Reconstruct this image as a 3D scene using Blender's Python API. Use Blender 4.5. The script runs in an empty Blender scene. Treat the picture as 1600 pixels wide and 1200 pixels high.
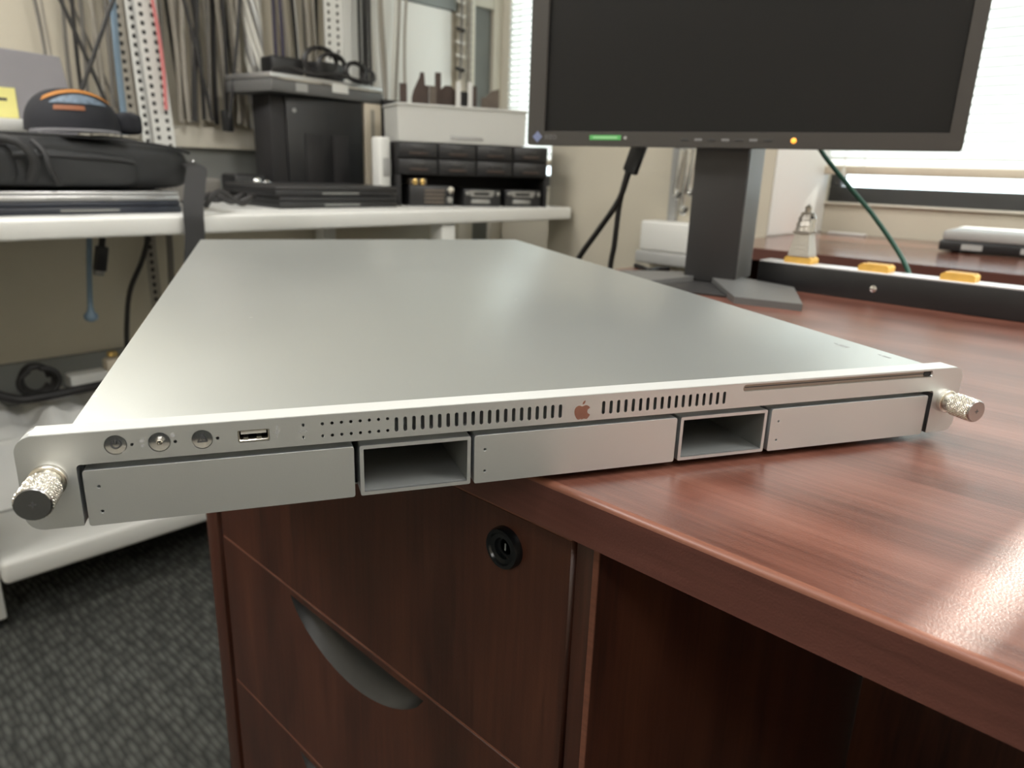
import bpy, bmesh, math, random
from mathutils import Vector, Matrix
random.seed(7)
PI = math.pi
R = math.radians
scn = bpy.context.scene
COL = scn.collection

# ------------------------------------------------------------------ camera, world, lights, exposure
cam = bpy.data.cameras.new('camera')
cam.sensor_width = 36.0
cam.lens = 1128.6 / 1600 * 36
cam.clip_start = 0.01
cam.dof.use_dof = True
cam.dof.focus_distance = 0.345
cam.dof.aperture_fstop = 12.0
camo = bpy.data.objects.new('camera', cam)
COL.objects.link(camo)
yaw, pitch, roll = R(-19.28 + 62.8), R(73.43), R(1.87)
camo.matrix_world = Matrix.Translation((0.207, -0.252, 0.148)) @ Matrix.Rotation(yaw, 4, 'Z') @ Matrix.Rotation(pitch, 4, 'X') @ Matrix.Rotation(roll, 4, 'Z')
scn.camera = camo

world = bpy.data.worlds.new('sky')
scn.world = world
world.use_nodes = True
bg = world.node_tree.nodes['Background']
bg.inputs[0].default_value = (0.86, 0.93, 1.0, 1)
bg.inputs[1].default_value = 5.2

sun = bpy.data.lights.new('sun', 'SUN')
sun.energy = 11.0
sun.angle = R(0.4)
sun.color = (1.0, 0.93, 0.84)
suno = bpy.data.objects.new('sun', sun)
COL.objects.link(suno)
suno.location = (0.3, 6, 4)
suno.rotation_euler = (R(-(90 - 30)), 0, R(-6.3))      # shines towards -v, 30 degrees high

def portal(name, loc, sx, sy):
    l = bpy.data.lights.new(name, 'AREA')
    l.shape = 'RECTANGLE'; l.size = sx; l.size_y = sy
    l.cycles.is_portal = True
    o = bpy.data.objects.new(name, l); COL.objects.link(o)
    o.location = loc
    o.rotation_euler = (R(-90), 0, 0)
    return o
portal('window_light_left', (-1.675, 2.07, 0.77), 0.53, 1.38)
portal('window_light_right', (0.72, 2.07, 0.77), 2.78, 1.38)

CEIL = 1.90
FLOOR = -0.735
LIGHTS = [((1.60, -1.70), 26), ((0.55, -0.35), 22), ((1.70, 0.80), 62), ((-1.50, -0.75), 58)]  # first is read off the pedestal's shadow edge, the rest are added fill
def ceiling_or_fill_lamp(x, y, watts):
    l = bpy.data.lights.new('ceiling_or_fill_lamp', 'AREA')
    l.shape = 'RECTANGLE'; l.size = 1.16; l.size_y = 0.56
    l.energy = watts
    l.color = (1.0, 0.985, 0.955)
    o = bpy.data.objects.new('ceiling_or_fill_lamp', l); COL.objects.link(o)
    o.location = (x, y, CEIL - 0.052)
for (lx, ly), w in LIGHTS:
    ceiling_or_fill_lamp(lx, ly, w)

vs = scn.view_settings
vs.view_transform = 'Standard'
vs.look = 'None'
vs.exposure = 0.0
vs.gamma = 1.0
vs.use_curve_mapping = False
scn.cycles.max_bounces = 8
scn.cycles.diffuse_bounces = 4
scn.cycles.glossy_bounces = 4
scn.cycles.transmission_bounces = 6
scn.cycles.transparent_max_bounces = 8
scn.cycles.caustics_reflective = False
scn.cycles.caustics_refractive = False
scn.cycles.sample_clamp_indirect = 4.0

# ------------------------------------------------------------------ materials
def base_mat(name):
    m = bpy.data.materials.new(name)
    m.use_nodes = True
    nt = m.node_tree
    return m, nt, nt.nodes['Principled BSDF']

def mat(name, col, rough=0.5, metal=0.0, spec=0.5, var=0.0, vscale=8.0, bump=0.0, bscale=200.0, coat=0.0, stretch=None, emit=None, estr=0.0, transm=0.0, aniso=0.0):
    m, nt, b = base_mat(name)
    b.inputs['Base Color'].default_value = (*col, 1)
    b.inputs['Roughness'].default_value = rough
    b.inputs['Metallic'].default_value = metal
    b.inputs['Specular IOR Level'].default_value = spec
    b.inputs['Coat Weight'].default_value = coat
    b.inputs['Anisotropic'].default_value = aniso
    if emit:
        b.inputs['Emission Color'].default_value = (*emit, 1)
        b.inputs['Emission Strength'].default_value = estr
    if var or bump:
        tc = nt.nodes.new('ShaderNodeTexCoord')
        mp = nt.nodes.new('ShaderNodeMapping')
        nt.links.new(tc.outputs['Object'], mp.inputs[0])
        if stretch: mp.inputs['Scale'].default_value = stretch
    if var:
        n = nt.nodes.new('ShaderNodeTexNoise')
        n.inputs['Scale'].default_value = vscale
        n.inputs['Detail'].default_value = 5
        nt.links.new(mp.outputs[0], n.inputs['Vector'])
        r = nt.nodes.new('ShaderNodeValToRGB')
        r.color_ramp.elements[0].position = 0.3
        r.color_ramp.elements[1].position = 0.7
        r.color_ramp.elements[0].color = (*[c * (1 - var) for c in col], 1)
        r.color_ramp.elements[1].color = (*[min(1, c * (1 + var)) for c in col], 1)
        nt.links.new(n.outputs['Fac'], r.inputs[0])
        nt.links.new(r.outputs[0], b.inputs['Base Color'])
    if bump:
        n2 = nt.nodes.new('ShaderNodeTexNoise')
        n2.inputs['Scale'].default_value = bscale
        n2.inputs['Detail'].default_value = 4
        nt.links.new(mp.outputs[0], n2.inputs['Vector'])
        bp = nt.nodes.new('ShaderNodeBump')
        bp.inputs['Strength'].default_value = bump
        bp.inputs['Distance'].default_value = 0.002
        nt.links.new(n2.outputs['Fac'], bp.inputs['Height'])
        nt.links.new(bp.outputs[0], b.inputs['Normal'])
    return m

def wood(name, axis='X', dark=(0.062, 0.014, 0.008), mid=(0.135, 0.032, 0.017), light=(0.22, 0.062, 0.034), rough=0.3, seed=0.0):
    """cherry laminate: long grain along one axis with wide flame figure"""
    m, nt, b = base_mat(name)
    N, L = nt.nodes, nt.links
    tc = N.new('ShaderNodeTexCoord')
    mp = N.new('ShaderNodeMapping')
    L.new(tc.outputs['Object'], mp.inputs[0])
    s = {'X': (1.3, 4.6, 4.6), 'Y': (4.6, 1.3, 4.6), 'Z': (5.5, 5.5, 0.9)}[axis]
    mp.inputs['Scale'].default_value = s
    mp.inputs['Location'].default_value = (seed, seed * 0.7, seed * 1.3)
    n1 = N.new('ShaderNodeTexNoise'); n1.inputs['Scale'].default_value = 1.6; n1.inputs['Detail'].default_value = 3; n1.inputs['Distortion'].default_value = 1.8
    L.new(mp.outputs[0], n1.inputs['Vector'])
    w = N.new('ShaderNodeTexWave'); w.wave_type = 'RINGS'; w.rings_direction = axis
    w.inputs['Scale'].default_value = 0.9; w.inputs['Distortion'].default_value = 7.0; w.inputs['Detail'].default_value = 2.5; w.inputs['Detail Scale'].default_value = 0.9
    L.new(mp.outputs[0], w.inputs['Vector'])
    mp2 = N.new('ShaderNodeMapping')
    L.new(tc.outputs['Object'], mp2.inputs[0])
    s2 = {'X': (8, 160, 160), 'Y': (160, 8, 160), 'Z': (160, 160, 8)}[axis]
    mp2.inputs['Scale'].default_value = s2
    n2 = N.new('ShaderNodeTexNoise'); n2.inputs['Scale'].default_value = 1.5; n2.inputs['Detail'].default_value = 4
    L.new(mp2.outputs[0], n2.inputs['Vector'])
    a = N.new('ShaderNodeMix'); a.data_type = 'FLOAT'; a.inputs[0].default_value = 0.16
    L.new(n1.outputs['Fac'], a.inputs[2]); L.new(w.outputs['Fac'], a.inputs[3])
    c = N.new('ShaderNodeMix'); c.data_type = 'FLOAT'; c.inputs[0].default_value = 0.42
    L.new(a.outputs[0], c.inputs[2]); L.new(n2.outputs['Fac'], c.inputs[3])
    r = N.new('ShaderNodeValToRGB')
    e = r.color_ramp.elements
    e[0].position = 0.33; e[0].color = (*dark, 1)
    e[1].position = 0.68; e[1].color = (*light, 1)
    k = e.new(0.5); k.color = (*mid, 1)
    L.new(c.outputs[0], r.inputs[0]); L.new(r.outputs[0], b.inputs['Base Color'])
    b.inputs['Roughness'].default_value = rough
    b.inputs['Specular IOR Level'].default_value = 0.6
    n3 = N.new('ShaderNodeTexNoise'); n3.inputs['Scale'].default_value = 900; n3.inputs['Detail'].default_value = 2
    L.new(tc.outputs['Object'], n3.inputs['Vector'])
    bp = N.new('ShaderNodeBump'); bp.inputs['Strength'].default_value = 0.16; bp.inputs['Distance'].default_value = 0.0006
    L.new(n3.outputs['Fac'], bp.inputs['Height']); L.new(bp.outputs[0], b.inputs['Normal'])
    return m

def carpet_mat():
    m, nt, b = base_mat('charcoal_carpet')
    N, L = nt.nodes, nt.links
    tc = N.new('ShaderNodeTexCoord'); mp = N.new('ShaderNodeMapping')
    L.new(tc.outputs['Object'], mp.inputs[0])
    mp.inputs['Rotation'].default_value = (0, 0, R(-8))
    mp.inputs['Scale'].default_value = (30, 98, 60)
    v = N.new('ShaderNodeTexVoronoi'); v.feature = 'F1'; v.inputs['Scale'].default_value = 1.0; v.inputs['Randomness'].default_value = 0.5
    L.new(mp.outputs[0], v.inputs['Vector'])
    r = N.new('ShaderNodeValToRGB')
    r.color_ramp.elements[0].position = 0.1; r.color_ramp.elements[0].color = (0.092, 0.095, 0.086, 1)
    r.color_ramp.elements[1].position = 0.75; r.color_ramp.elements[1].color = (0.034, 0.035, 0.032, 1)
    L.new(v.outputs['Distance'], r.inputs[0]); L.new(r.outputs[0], b.inputs['Base Color'])
    b.inputs['Roughness'].default_value = 0.95
    b.inputs['Specular IOR Level'].default_value = 0.1
    mt = N.new('ShaderNodeMath'); mt.operation = 'SUBTRACT'; mt.inputs[0].default_value = 1.0
    L.new(v.outputs['Distance'], mt.inputs[1])
    bp = N.new('ShaderNodeBump'); bp.inputs['Strength'].default_value = 0.9; bp.inputs['Distance'].default_value = 0.006
    L.new(mt.outputs[0], bp.inputs['Height']); L.new(bp.outputs[0], b.inputs['Normal'])
    return m

def alu_mat(name, col, rough, scr=True, metal=1.0):
    m, nt, b = base_mat(name)
    N, L = nt.nodes, nt.links
    b.inputs['Metallic'].default_value = metal
    b.inputs['Base Color'].default_value = (*col, 1)
    tc = N.new('ShaderNodeTexCoord')
    n = N.new('ShaderNodeTexNoise'); n.inputs['Scale'].default_value = 9; n.inputs['Detail'].default_value = 5
    L.new(tc.outputs['Object'], n.inputs['Vector'])
    mr = N.new('ShaderNodeMapRange'); mr.inputs[3].default_value = rough - 0.035; mr.inputs[4].default_value = rough + 0.035
    L.new(n.outputs['Fac'], mr.inputs[0]); L.new(mr.outputs[0], b.inputs['Roughness'])
    n2 = N.new('ShaderNodeTexNoise'); n2.inputs['Scale'].default_value = 1500; n2.inputs['Detail'].default_value = 2
    L.new(tc.outputs['Object'], n2.inputs['Vector'])
    bp = N.new('ShaderNodeBump'); bp.inputs['Strength'].default_value = 0.10; bp.inputs['Distance'].default_value = 0.0003
    L.new(n2.outputs['Fac'], bp.inputs['Height']); L.new(bp.outputs[0], b.inputs['Normal'])
    if scr:   # sparse short scuffs
        mp = N.new('ShaderNodeMapping'); mp.inputs['Scale'].default_value = (40, 130, 1); mp.inputs['Rotation'].default_value = (0, 0, R(12))
        L.new(tc.outputs['Object'], mp.inputs[0])
        v = N.new('ShaderNodeTexVoronoi'); v.inputs['Scale'].default_value = 1.0
        L.new(mp.outputs[0], v.inputs['Vector'])
        lt = N.new('ShaderNodeMath'); lt.operation = 'LESS_THAN'; lt.inputs[1].default_value = 0.055
        L.new(v.outputs['Distance'], lt.inputs[0])
        sel = N.new('ShaderNodeSeparateColor'); L.new(v.outputs['Color'], sel.inputs[0])
        gt = N.new('ShaderNodeMath'); gt.operation = 'GREATER_THAN'; gt.inputs[1].default_value = 0.93
        L.new(sel.outputs[0], gt.inputs[0])
        mu = N.new('ShaderNodeMath'); mu.operation = 'MULTIPLY'
        L.new(lt.outputs[0], mu.inputs[0]); L.new(gt.outputs[0], mu.inputs[1])
        mx = N.new('ShaderNodeMix'); mx.data_type = 'RGBA'
        mx.inputs[6].default_value = (*col, 1); mx.inputs[7].default_value = (0.95, 0.95, 0.93, 1)
        L.new(mu.outputs[0], mx.inputs[0]); L.new(mx.outputs[2], b.inputs['Base Color'])
    return m

def slat_mat():
    m = bpy.data.materials.new('white_blind_slat'); m.use_nodes = True
    nt = m.node_tree; nt.nodes.clear()
    o = nt.nodes.new('ShaderNodeOutputMaterial')
    d = nt.nodes.new('ShaderNodeBsdfDiffuse'); d.inputs[0].default_value = (0.84, 0.86, 0.85, 1)
    t = nt.nodes.new('ShaderNodeBsdfTranslucent'); t.inputs[0].default_value = (0.82, 0.86, 0.86, 1)
    x = nt.nodes.new('ShaderNodeMixShader'); x.inputs[0].default_value = 0.32
    nt.links.new(d.outputs[0], x.inputs[1]); nt.links.new(t.outputs[0], x.inputs[2]); nt.links.new(x.outputs[0], o.inputs[0])
    return m

def glass_mat():
    m = bpy.data.materials.new('window_glass'); m.use_nodes = True
    nt = m.node_tree; nt.nodes.clear()
    o = nt.nodes.new('ShaderNodeOutputMaterial')
    t = nt.nodes.new('ShaderNodeBsdfTransparent'); t.inputs[0].default_value = (0.93, 0.96, 0.95, 1)
    g = nt.nodes.new('ShaderNodeBsdfGlossy'); g.inputs['Roughness'].default_value = 0.02
    f = nt.nodes.new('ShaderNodeFresnel'); f.inputs[0].default_value = 1.45
    x = nt.nodes.new('ShaderNodeMixShader')
    nt.links.new(f.outputs[0], x.inputs[0]); nt.links.new(t.outputs[0], x.inputs[1]); nt.links.new(g.outputs[0], x.inputs[2]); nt.links.new(x.outputs[0], o.inputs[0])
    return m

def bin_mat():
    m = bpy.data.materials.new('milky_plastic'); m.use_nodes = True
    nt = m.node_tree; nt.nodes.clear()
    o = nt.nodes.new('ShaderNodeOutputMaterial')
    d = nt.nodes.new('ShaderNodeBsdfPrincipled'); d.inputs['Base Color'].default_value = (0.74, 0.74, 0.71, 1); d.inputs['Roughness'].default_value = 0.4
    t = nt.nodes.new('ShaderNodeBsdfTranslucent'); t.inputs[0].default_value = (0.8, 0.8, 0.77, 1)
    x = nt.nodes.new('ShaderNodeMixShader'); x.inputs[0].default_value = 0.35
    nt.links.new(d.outputs[0], x.inputs[1]); nt.links.new(t.outputs[0], x.inputs[2]); nt.links.new(x.outputs[0], o.inputs[0])
    return m

M = {}
M['wall'] = mat('beige_wall_paint', (0.57, 0.525, 0.43), 0.85, var=0.04, vscale=3, bump=0.15, bscale=300)
M['lit_white'] = mat('pier_lit_side_white', (0.80, 0.80, 0.77), 0.7)
M['ceiling'] = mat('white_ceiling', (0.78, 0.77, 0.74), 0.9, bump=0.2, bscale=120)
M['carpet'] = carpet_mat()
M['trim'] = mat('beige_trim', (0.68, 0.64, 0.55), 0.55, var=0.03)
M['base'] = mat('grey_baseboard', (0.19, 0.195, 0.185), 0.6, var=0.06)
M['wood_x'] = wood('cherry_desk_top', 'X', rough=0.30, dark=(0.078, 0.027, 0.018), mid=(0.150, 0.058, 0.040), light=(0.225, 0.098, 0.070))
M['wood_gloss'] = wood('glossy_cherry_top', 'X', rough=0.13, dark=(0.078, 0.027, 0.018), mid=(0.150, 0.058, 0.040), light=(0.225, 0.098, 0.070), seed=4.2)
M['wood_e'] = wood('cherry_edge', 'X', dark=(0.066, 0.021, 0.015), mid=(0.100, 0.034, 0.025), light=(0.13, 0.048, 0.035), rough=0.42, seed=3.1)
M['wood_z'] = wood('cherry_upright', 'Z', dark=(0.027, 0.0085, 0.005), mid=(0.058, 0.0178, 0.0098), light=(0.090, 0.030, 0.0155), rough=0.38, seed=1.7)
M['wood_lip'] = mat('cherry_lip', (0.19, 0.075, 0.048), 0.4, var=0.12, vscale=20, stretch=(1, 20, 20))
M['black_in'] = mat('dark_interior', (0.012, 0.011, 0.011), 0.8)
M['alu'] = alu_mat('satin_aluminium', (0.565, 0.59, 0.575), 0.36, metal=0.78)
M['alu_face'] = alu_mat('satin_aluminium_face', (0.665, 0.69, 0.705), 0.44, scr=False, metal=0.97)
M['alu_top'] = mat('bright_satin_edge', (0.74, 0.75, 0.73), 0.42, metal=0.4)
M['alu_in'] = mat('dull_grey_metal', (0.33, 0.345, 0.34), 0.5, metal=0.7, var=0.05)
M['alu_slot'] = mat('brushed_slot_metal', (0.34, 0.305, 0.27), 0.38, metal=0.85, var=0.15, vscale=2, stretch=(2, 60, 600))
M['alu_btn'] = mat('turned_aluminium', (0.50, 0.51, 0.53), 0.26, metal=1.0, aniso=0.7)
M['engrave'] = mat('engraved_grey', (0.045, 0.046, 0.048), 0.6)
M['faint'] = mat('faint_grey_print', (0.33, 0.335, 0.34), 0.6)
M['emblem'] = mat('polished_emblem', (0.50, 0.36, 0.31), 0.12, metal=1.0)
M['nickel'] = mat('nickel', (0.72, 0.69, 0.62), 0.26, metal=1.0)
M['nickel_cap'] = mat('nickel_cap', (0.46, 0.46, 0.47), 0.22, metal=1.0, aniso=0.6)
M['black'] = mat('black_hole', (0.004, 0.004, 0.005), 0.7)
M['black_plastic'] = mat('black_plastic', (0.013, 0.013, 0.014), 0.42, var=0.15, vscale=30)
M['black_gloss'] = mat('black_gloss', (0.006, 0.007, 0.008), 0.22)
M['black_matte'] = mat('black_matte', (0.014, 0.013, 0.0135), 0.7, var=0.15, vscale=15)
M['rubber'] = mat('black_rubber', (0.02, 0.02, 0.02), 0.75)
M['mon'] = mat('charcoal_monitor_plastic', (0.042, 0.038, 0.034), 0.5, bump=0.1, bscale=900)
M['mon_col'] = mat('dark_stand_plastic', (0.030, 0.029, 0.029), 0.48)
M['mon_base'] = mat('grey_stand_base', (0.115, 0.115, 0.113), 0.45)
M['pull'] = mat('dark_finger_pull', (0.016, 0.0165, 0.016), 0.45)
M['screen'] = mat('matte_dark_screen', (0.006, 0.006, 0.0065), 0.42, spec=0.32)
M['green_lbl'] = mat('green_label', (0.10, 0.42, 0.12), 0.5)
M['green_lt'] = mat('light_green_label', (0.30, 0.60, 0.30), 0.5)
M['grey_print'] = mat('grey_print', (0.16, 0.16, 0.16), 0.6)
M['blue_em'] = mat('blue_grey_emblem', (0.21, 0.25, 0.42), 0.35, metal=0.3)
M['amber'] = mat('amber_indicator', (0.9, 0.40, 0.06), 0.4, emit=(1.0, 0.40, 0.05), estr=1.3)
M['white_lam'] = mat('white_laminate', (0.74, 0.74, 0.71), 0.35, var=0.03, vscale=5)
M['white_pl'] = mat('white_plastic', (0.70, 0.70, 0.67), 0.45)
M['ivory_pl'] = mat('ivory_plastic', (0.62, 0.55, 0.44), 0.5, var=0.05)
M['grey_pl'] = mat('grey_plastic', (0.36, 0.36, 0.35), 0.5)
M['bag'] = mat('black_nylon', (0.018, 0.019, 0.020), 0.62, var=0.3, vscale=6, bump=0.4, bscale=500)
M['bag_trim'] = mat('grey_webbing', (0.026, 0.026, 0.027), 0.7, bump=0.4, bscale=700)
M['cap'] = mat('dark_navy_cotton', (0.013, 0.014, 0.019), 0.85, bump=0.3, bscale=600)
M['cap_edge'] = mat('cap_brim_edge', (0.12, 0.12, 0.13), 0.6)
M['orange_th'] = mat('orange_thread', (0.42, 0.17, 0.03), 0.7, bump=0.4, bscale=1500)
M['blue_th'] = mat('steel_blue_thread', (0.12, 0.16, 0.21), 0.7, var=0.4, vscale=90)
M['red_th'] = mat('rust_thread', (0.24, 0.085, 0.035), 0.7)
M['silver'] = mat('silver_case', (0.50, 0.50, 0.50), 0.35, metal=0.8)
M['navy'] = mat('navy_case', (0.016, 0.020, 0.032), 0.4)
M['grey_slab'] = mat('purplish_grey', (0.27, 0.26, 0.28), 0.6, var=0.04)
M['yellow_note'] = mat('yellow_paper', (0.80, 0.74, 0.28), 0.8)
M['note_ink'] = mat('note_ink', (0.06, 0.06, 0.07), 0.8)
M['cable_k'] = mat('black_cable', (0.014, 0.013, 0.013), 0.5)
M['cable_g'] = mat('grey_cable', (0.16, 0.15, 0.135), 0.55)
M['cable_w'] = mat('white_cable', (0.64, 0.63, 0.58), 0.5)
M['cable_t'] = mat('tan_grey_cable', (0.33, 0.305, 0.26), 0.55)
M['cable_b'] = mat('steel_blue_cable', (0.15, 0.22, 0.29), 0.5)
M['cable_p'] = mat('dark_violet_cable', (0.045, 0.038, 0.065), 0.5)
M['cable_r'] = mat('red_cable', (0.62, 0.20, 0.20), 0.5)
M['cable_gr'] = mat('green_cable', (0.015, 0.085, 0.060), 0.45)
M['yellow_bl'] = mat('yellow_wood_block', (0.70, 0.42, 0.09), 0.5, var=0.12, vscale=60)
M['pewter'] = mat('pewter', (0.50, 0.47, 0.42), 0.38, metal=0.6, bump=0.3, bscale=300)
M['chrome'] = mat('chrome', (0.82, 0.83, 0.84), 0.10, metal=1.0)
M['rail'] = mat('white_rail_top', (0.80, 0.81, 0.83), 0.25)
M['frame_dk'] = mat('dark_window_frame', (0.055, 0.056, 0.060), 0.5)
M['brown'] = mat('brown_card', (0.055, 0.036, 0.028), 0.7, var=0.2, vscale=25)
M['brown2'] = mat('grey_brown_card', (0.11, 0.088, 0.07), 0.7, var=0.2, vscale=25)
M['clear'] = mat('translucent_tab', (0.62, 0.62, 0.60), 0.3)
M['gold'] = mat('brass', (0.62, 0.44, 0.17), 0.25, metal=1.0)
M['connector'] = mat('dull_connector_metal', (0.30, 0.30, 0.29), 0.4, metal=0.8)
M['board'] = mat('whiteboard', (0.84, 0.85, 0.82), 0.25)
M['greyboard'] = mat('grey_green_panel', (0.27, 0.30, 0.295), 0.6)
M['diffuser'] = mat('lamp_diffuser', (0.9, 0.9, 0.88), 0.6)
M['slat'] = slat_mat()
M['glass'] = glass_mat()
M['bin'] = bin_mat()
M['sheet'] = mat('white_sheet_plastic', (0.72, 0.72, 0.70), 0.35, var=0.06, vscale=8)

# ------------------------------------------------------------------ geometry helpers
def link(name, me, m=None, parent=None, smooth=False):
    o = bpy.data.objects.new(name, me)
    COL.objects.link(o)
    if m is not None: me.materials.append(m)
    if parent is not None: o.parent = parent
    if smooth:
        for p in me.polygons: p.use_smooth = True
    return o

def obj(name, bm, m, parent=None, smooth=False, auto=None):
    me = bpy.data.meshes.new(name)
    bmesh.ops.recalc_face_normals(bm, faces=bm.faces[:])
    if auto is not None:
        for f in bm.faces: f.smooth = True
        for e in bm.edges:
            if len(e.link_faces) == 2 and e.calc_face_angle(0) > R(auto): e.smooth = False
    bm.to_mesh(me); bm.free()
    return link(name, me, m, parent, smooth)

def tag(o, label, cat, group=None):
    o['label'] = label; o['category'] = cat
    if group: o['group'] = group
    return o

def thing(name, label, cat, loc=(0, 0, 0), rz=0.0, group=None):
    o = bpy.data.objects.new(name, None)
    COL.objects.link(o)
    o.empty_display_size = 0.02
    o.location = loc; o.rotation_euler = (0, 0, rz)
    return tag(o, label, cat, group)

def struct(o):
    o['kind'] = 'structure'
    return o

def box(bm, x0, x1, y0, y1, z0, z1, bev=0.0, seg=2, mtx=None):
    v = [bm.verts.new(c) for c in ((x0, y0, z0), (x1, y0, z0), (x1, y1, z0), (x0, y1, z0), (x0, y0, z1), (x1, y0, z1), (x1, y1, z1), (x0, y1, z1))]
    fs = [bm.faces.new([v[i] for i in q]) for q in ((3, 2, 1, 0), (4, 5, 6, 7), (0, 1, 5, 4), (1, 2, 6, 5), (2, 3, 7, 6), (3, 0, 4, 7))]
    vs_ = list(v)
    if bev > 0:
        es = list({e for f in fs for e in f.edges})
        r = bmesh.ops.bevel(bm, geom=es, offset=bev, segments=seg, affect='EDGES', profile=0.5)
        vs_ = list({w for f in r['faces'] for w in f.verts} | {w for w in v if w.is_valid})
    if mtx is not None:
        bmesh.ops.transform(bm, matrix=mtx, verts=[w for w in vs_ if w.is_valid])
    return bm

def BOX(name, x0, x1, y0, y1, z0, z1, m, parent=None, bev=0.0, seg=2, mtx=None):
    bm = bmesh.new()
    box(bm, x0, x1, y0, y1, z0, z1, bev, seg, mtx)
    return obj(name, bm, m, parent, auto=35 if bev else None)

def lathe(bm, prof, n=24, mtx=None, cap=True):
    """profile [(r, h)] about +Z"""
    rings = []
    for r, h in prof:
        if r < 1e-6:
            rings.append([bm.verts.new((0, 0, h))])
        else:
            rings.append([bm.verts.new((r * math.cos(2 * PI * k / n), r * math.sin(2 * PI * k / n), h)) for k in range(n)])
    for a, b in zip(rings, rings[1:]):
        for k in range(n):
            k2 = (k + 1) % n
            if len(a) == 1 and len(b) == 1: continue
            if len(a) == 1: bm.faces.new((a[0], b[k], b[k2]))
            elif len(b) == 1: bm.faces.new((a[k], a[k2], b[0]))
            else: bm.faces.new((a[k], a[k2], b[k2], b[k]))
    if cap:
        if len(rings[0]) > 1: bm.faces.new(list(reversed(rings[0])))
        if len(rings[-1]) > 1: bm.faces.new(rings[-1])
    if mtx is not None:
        bmesh.ops.transform(bm, matrix=mtx, verts=[v for r in rings for v in r])
    return bm

def LATHE(name, prof, m, parent=None, n=24, mtx=None, auto=40):
    bm = bmesh.new(); lathe(bm, prof, n, mtx)
    return obj(name, bm, m, parent, auto=auto)

def spline(pts, sub=6):
    P = [Vector(p) for p in pts]
    if len(P) < 3: return P
    out = []
    for i in range(len(P) - 1):
        p0 = P[max(i - 1, 0)]; p1 = P[i]; p2 = P[i + 1]; p3 = P[min(i + 2, len(P) - 1)]
        for k in range(sub):
            t = k / sub
            out.append(0.5 * ((2 * p1) + (p2 - p0) * t + (2 * p0 - 5 * p1 + 4 * p2 - p3) * t * t + (3 * p1 - p0 - 3 * p2 + p3) * t ** 3))
    out.append(P[-1])
    return out

def tube(bm, pts, r, n=8, sub=6, closed=False, smooth=True):
    P = spline(pts, sub) if smooth else [Vector(p) for p in pts]
    rad = r if callable(r) else (lambda t: r)
    T = (P[1] - P[0]).normalized()
    up = Vector((0, 0, 1)) if abs(T.z) < 0.9 else Vector((1, 0, 0))
    A = T.cross(up).normalized()
    rings = []
    for i, p in enumerate(P):
        if i == 0: t = P[1] - P[0]
        elif i == len(P) - 1: t = P[-1] - P[-2]
        else: t = P[i + 1] - P[i - 1]
        t.normalize()
        A = (A - t * A.dot(t)).normalized()
        B = t.cross(A)
        q = rad(i / (len(P) - 1))
        rings.append([bm.verts.new(p + A * (q * math.cos(2 * PI * k / n)) + B * (q * math.sin(2 * PI * k / n))) for k in range(n)])
    for a, b in zip(rings, rings[1:]):
        for k in range(n):
            bm.faces.new((a[k], a[(k + 1) % n], b[(k + 1) % n], b[k]))
    bm.faces.new(list(reversed(rings[0]))); bm.faces.new(rings[-1])
    return bm

def TUBE(name, pts, r, m, parent=None, n=8, sub=6, smooth=True):
    bm = bmesh.new(); tube(bm, pts, r, n, sub, smooth=smooth)
    return obj(name, bm, m, parent, auto=50)

def fillet(poly, rad, seg=6):
    """round the corners of a closed 2D polygon; rad is one number or one per corner"""
    n = len(poly); out = []
    for i in range(n):
        r = rad[i] if isinstance(rad, (list, tuple)) else rad
        p = Vector(poly[i]); a = Vector(poly[i - 1]) - p; b = Vector(poly[(i + 1) % n]) - p
        if r <= 0: out.append(tuple(p)); continue
        a.normalize(); b.normalize()
        ang = a.angle(b); d = r / math.tan(ang / 2)
        c = p + (a + b).normalized() * (r / math.sin(ang / 2))
        s = p + a * d - c; e = p + b * d - c
        a0 = math.atan2(s.y, s.x); a1 = math.atan2(e.y, e.x)
        da = (a1 - a0 + PI) % (2 * PI) - PI
        for k in range(seg + 1):
            t = a0 + da * k / seg
            out.append((c.x + r * math.cos(t), c.y + r * math.sin(t)))
    return out

def rrect(x0, x1, y0, y1, r, seg=5):
    return fillet([(x0, y0), (x1, y0), (x1, y1), (x0, y1)], r, seg)

def circ(x, y, r, n=20):
    return [(x + r * math.cos(2 * PI * k / n), y + r * math.sin(2 * PI * k / n)) for k in range(n)]

def plate_mesh(name, loops, depth, bev=0.0):
    """flat outline with holes, extruded 0..depth along +Z"""
    cu = bpy.data.curves.new(name, 'CURVE')
    cu.dimensions = '2D'; cu.fill_mode = 'BOTH'; cu.extrude = depth / 2
    for lp in loops:
        s = cu.splines.new('POLY'); s.points.add(len(lp) - 1); s.use_cyclic_u = True
        for p, q in zip(s.points, lp): p.co = (q[0], q[1], 0, 1)
    o = bpy.data.objects.new('tmp', cu); COL.objects.link(o)
    dg = bpy.context.evaluated_depsgraph_get()
    me = bpy.data.meshes.new_from_object(o.evaluated_get(dg))
    bpy.data.objects.remove(o); bpy.data.curves.remove(cu)
    bm = bmesh.new(); bm.from_mesh(me); bpy.data.meshes.remove(me)
    bmesh.ops.remove_doubles(bm, verts=bm.verts[:], dist=1e-6)
    bmesh.ops.translate(bm, vec=(0, 0, depth / 2), verts=bm.verts[:])
    if bev > 0:
        es = [e for e in bm.edges if len(e.link_faces) == 2 and e.calc_face_angle(0) > R(55) and abs(e.verts[0].co.z - e.verts[1].co.z) < 1e-7]
        bmesh.ops.bevel(bm, geom=es, offset=bev, segments=2, affect='EDGES', profile=0.5, clamp_overlap=True)
    return bm

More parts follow.
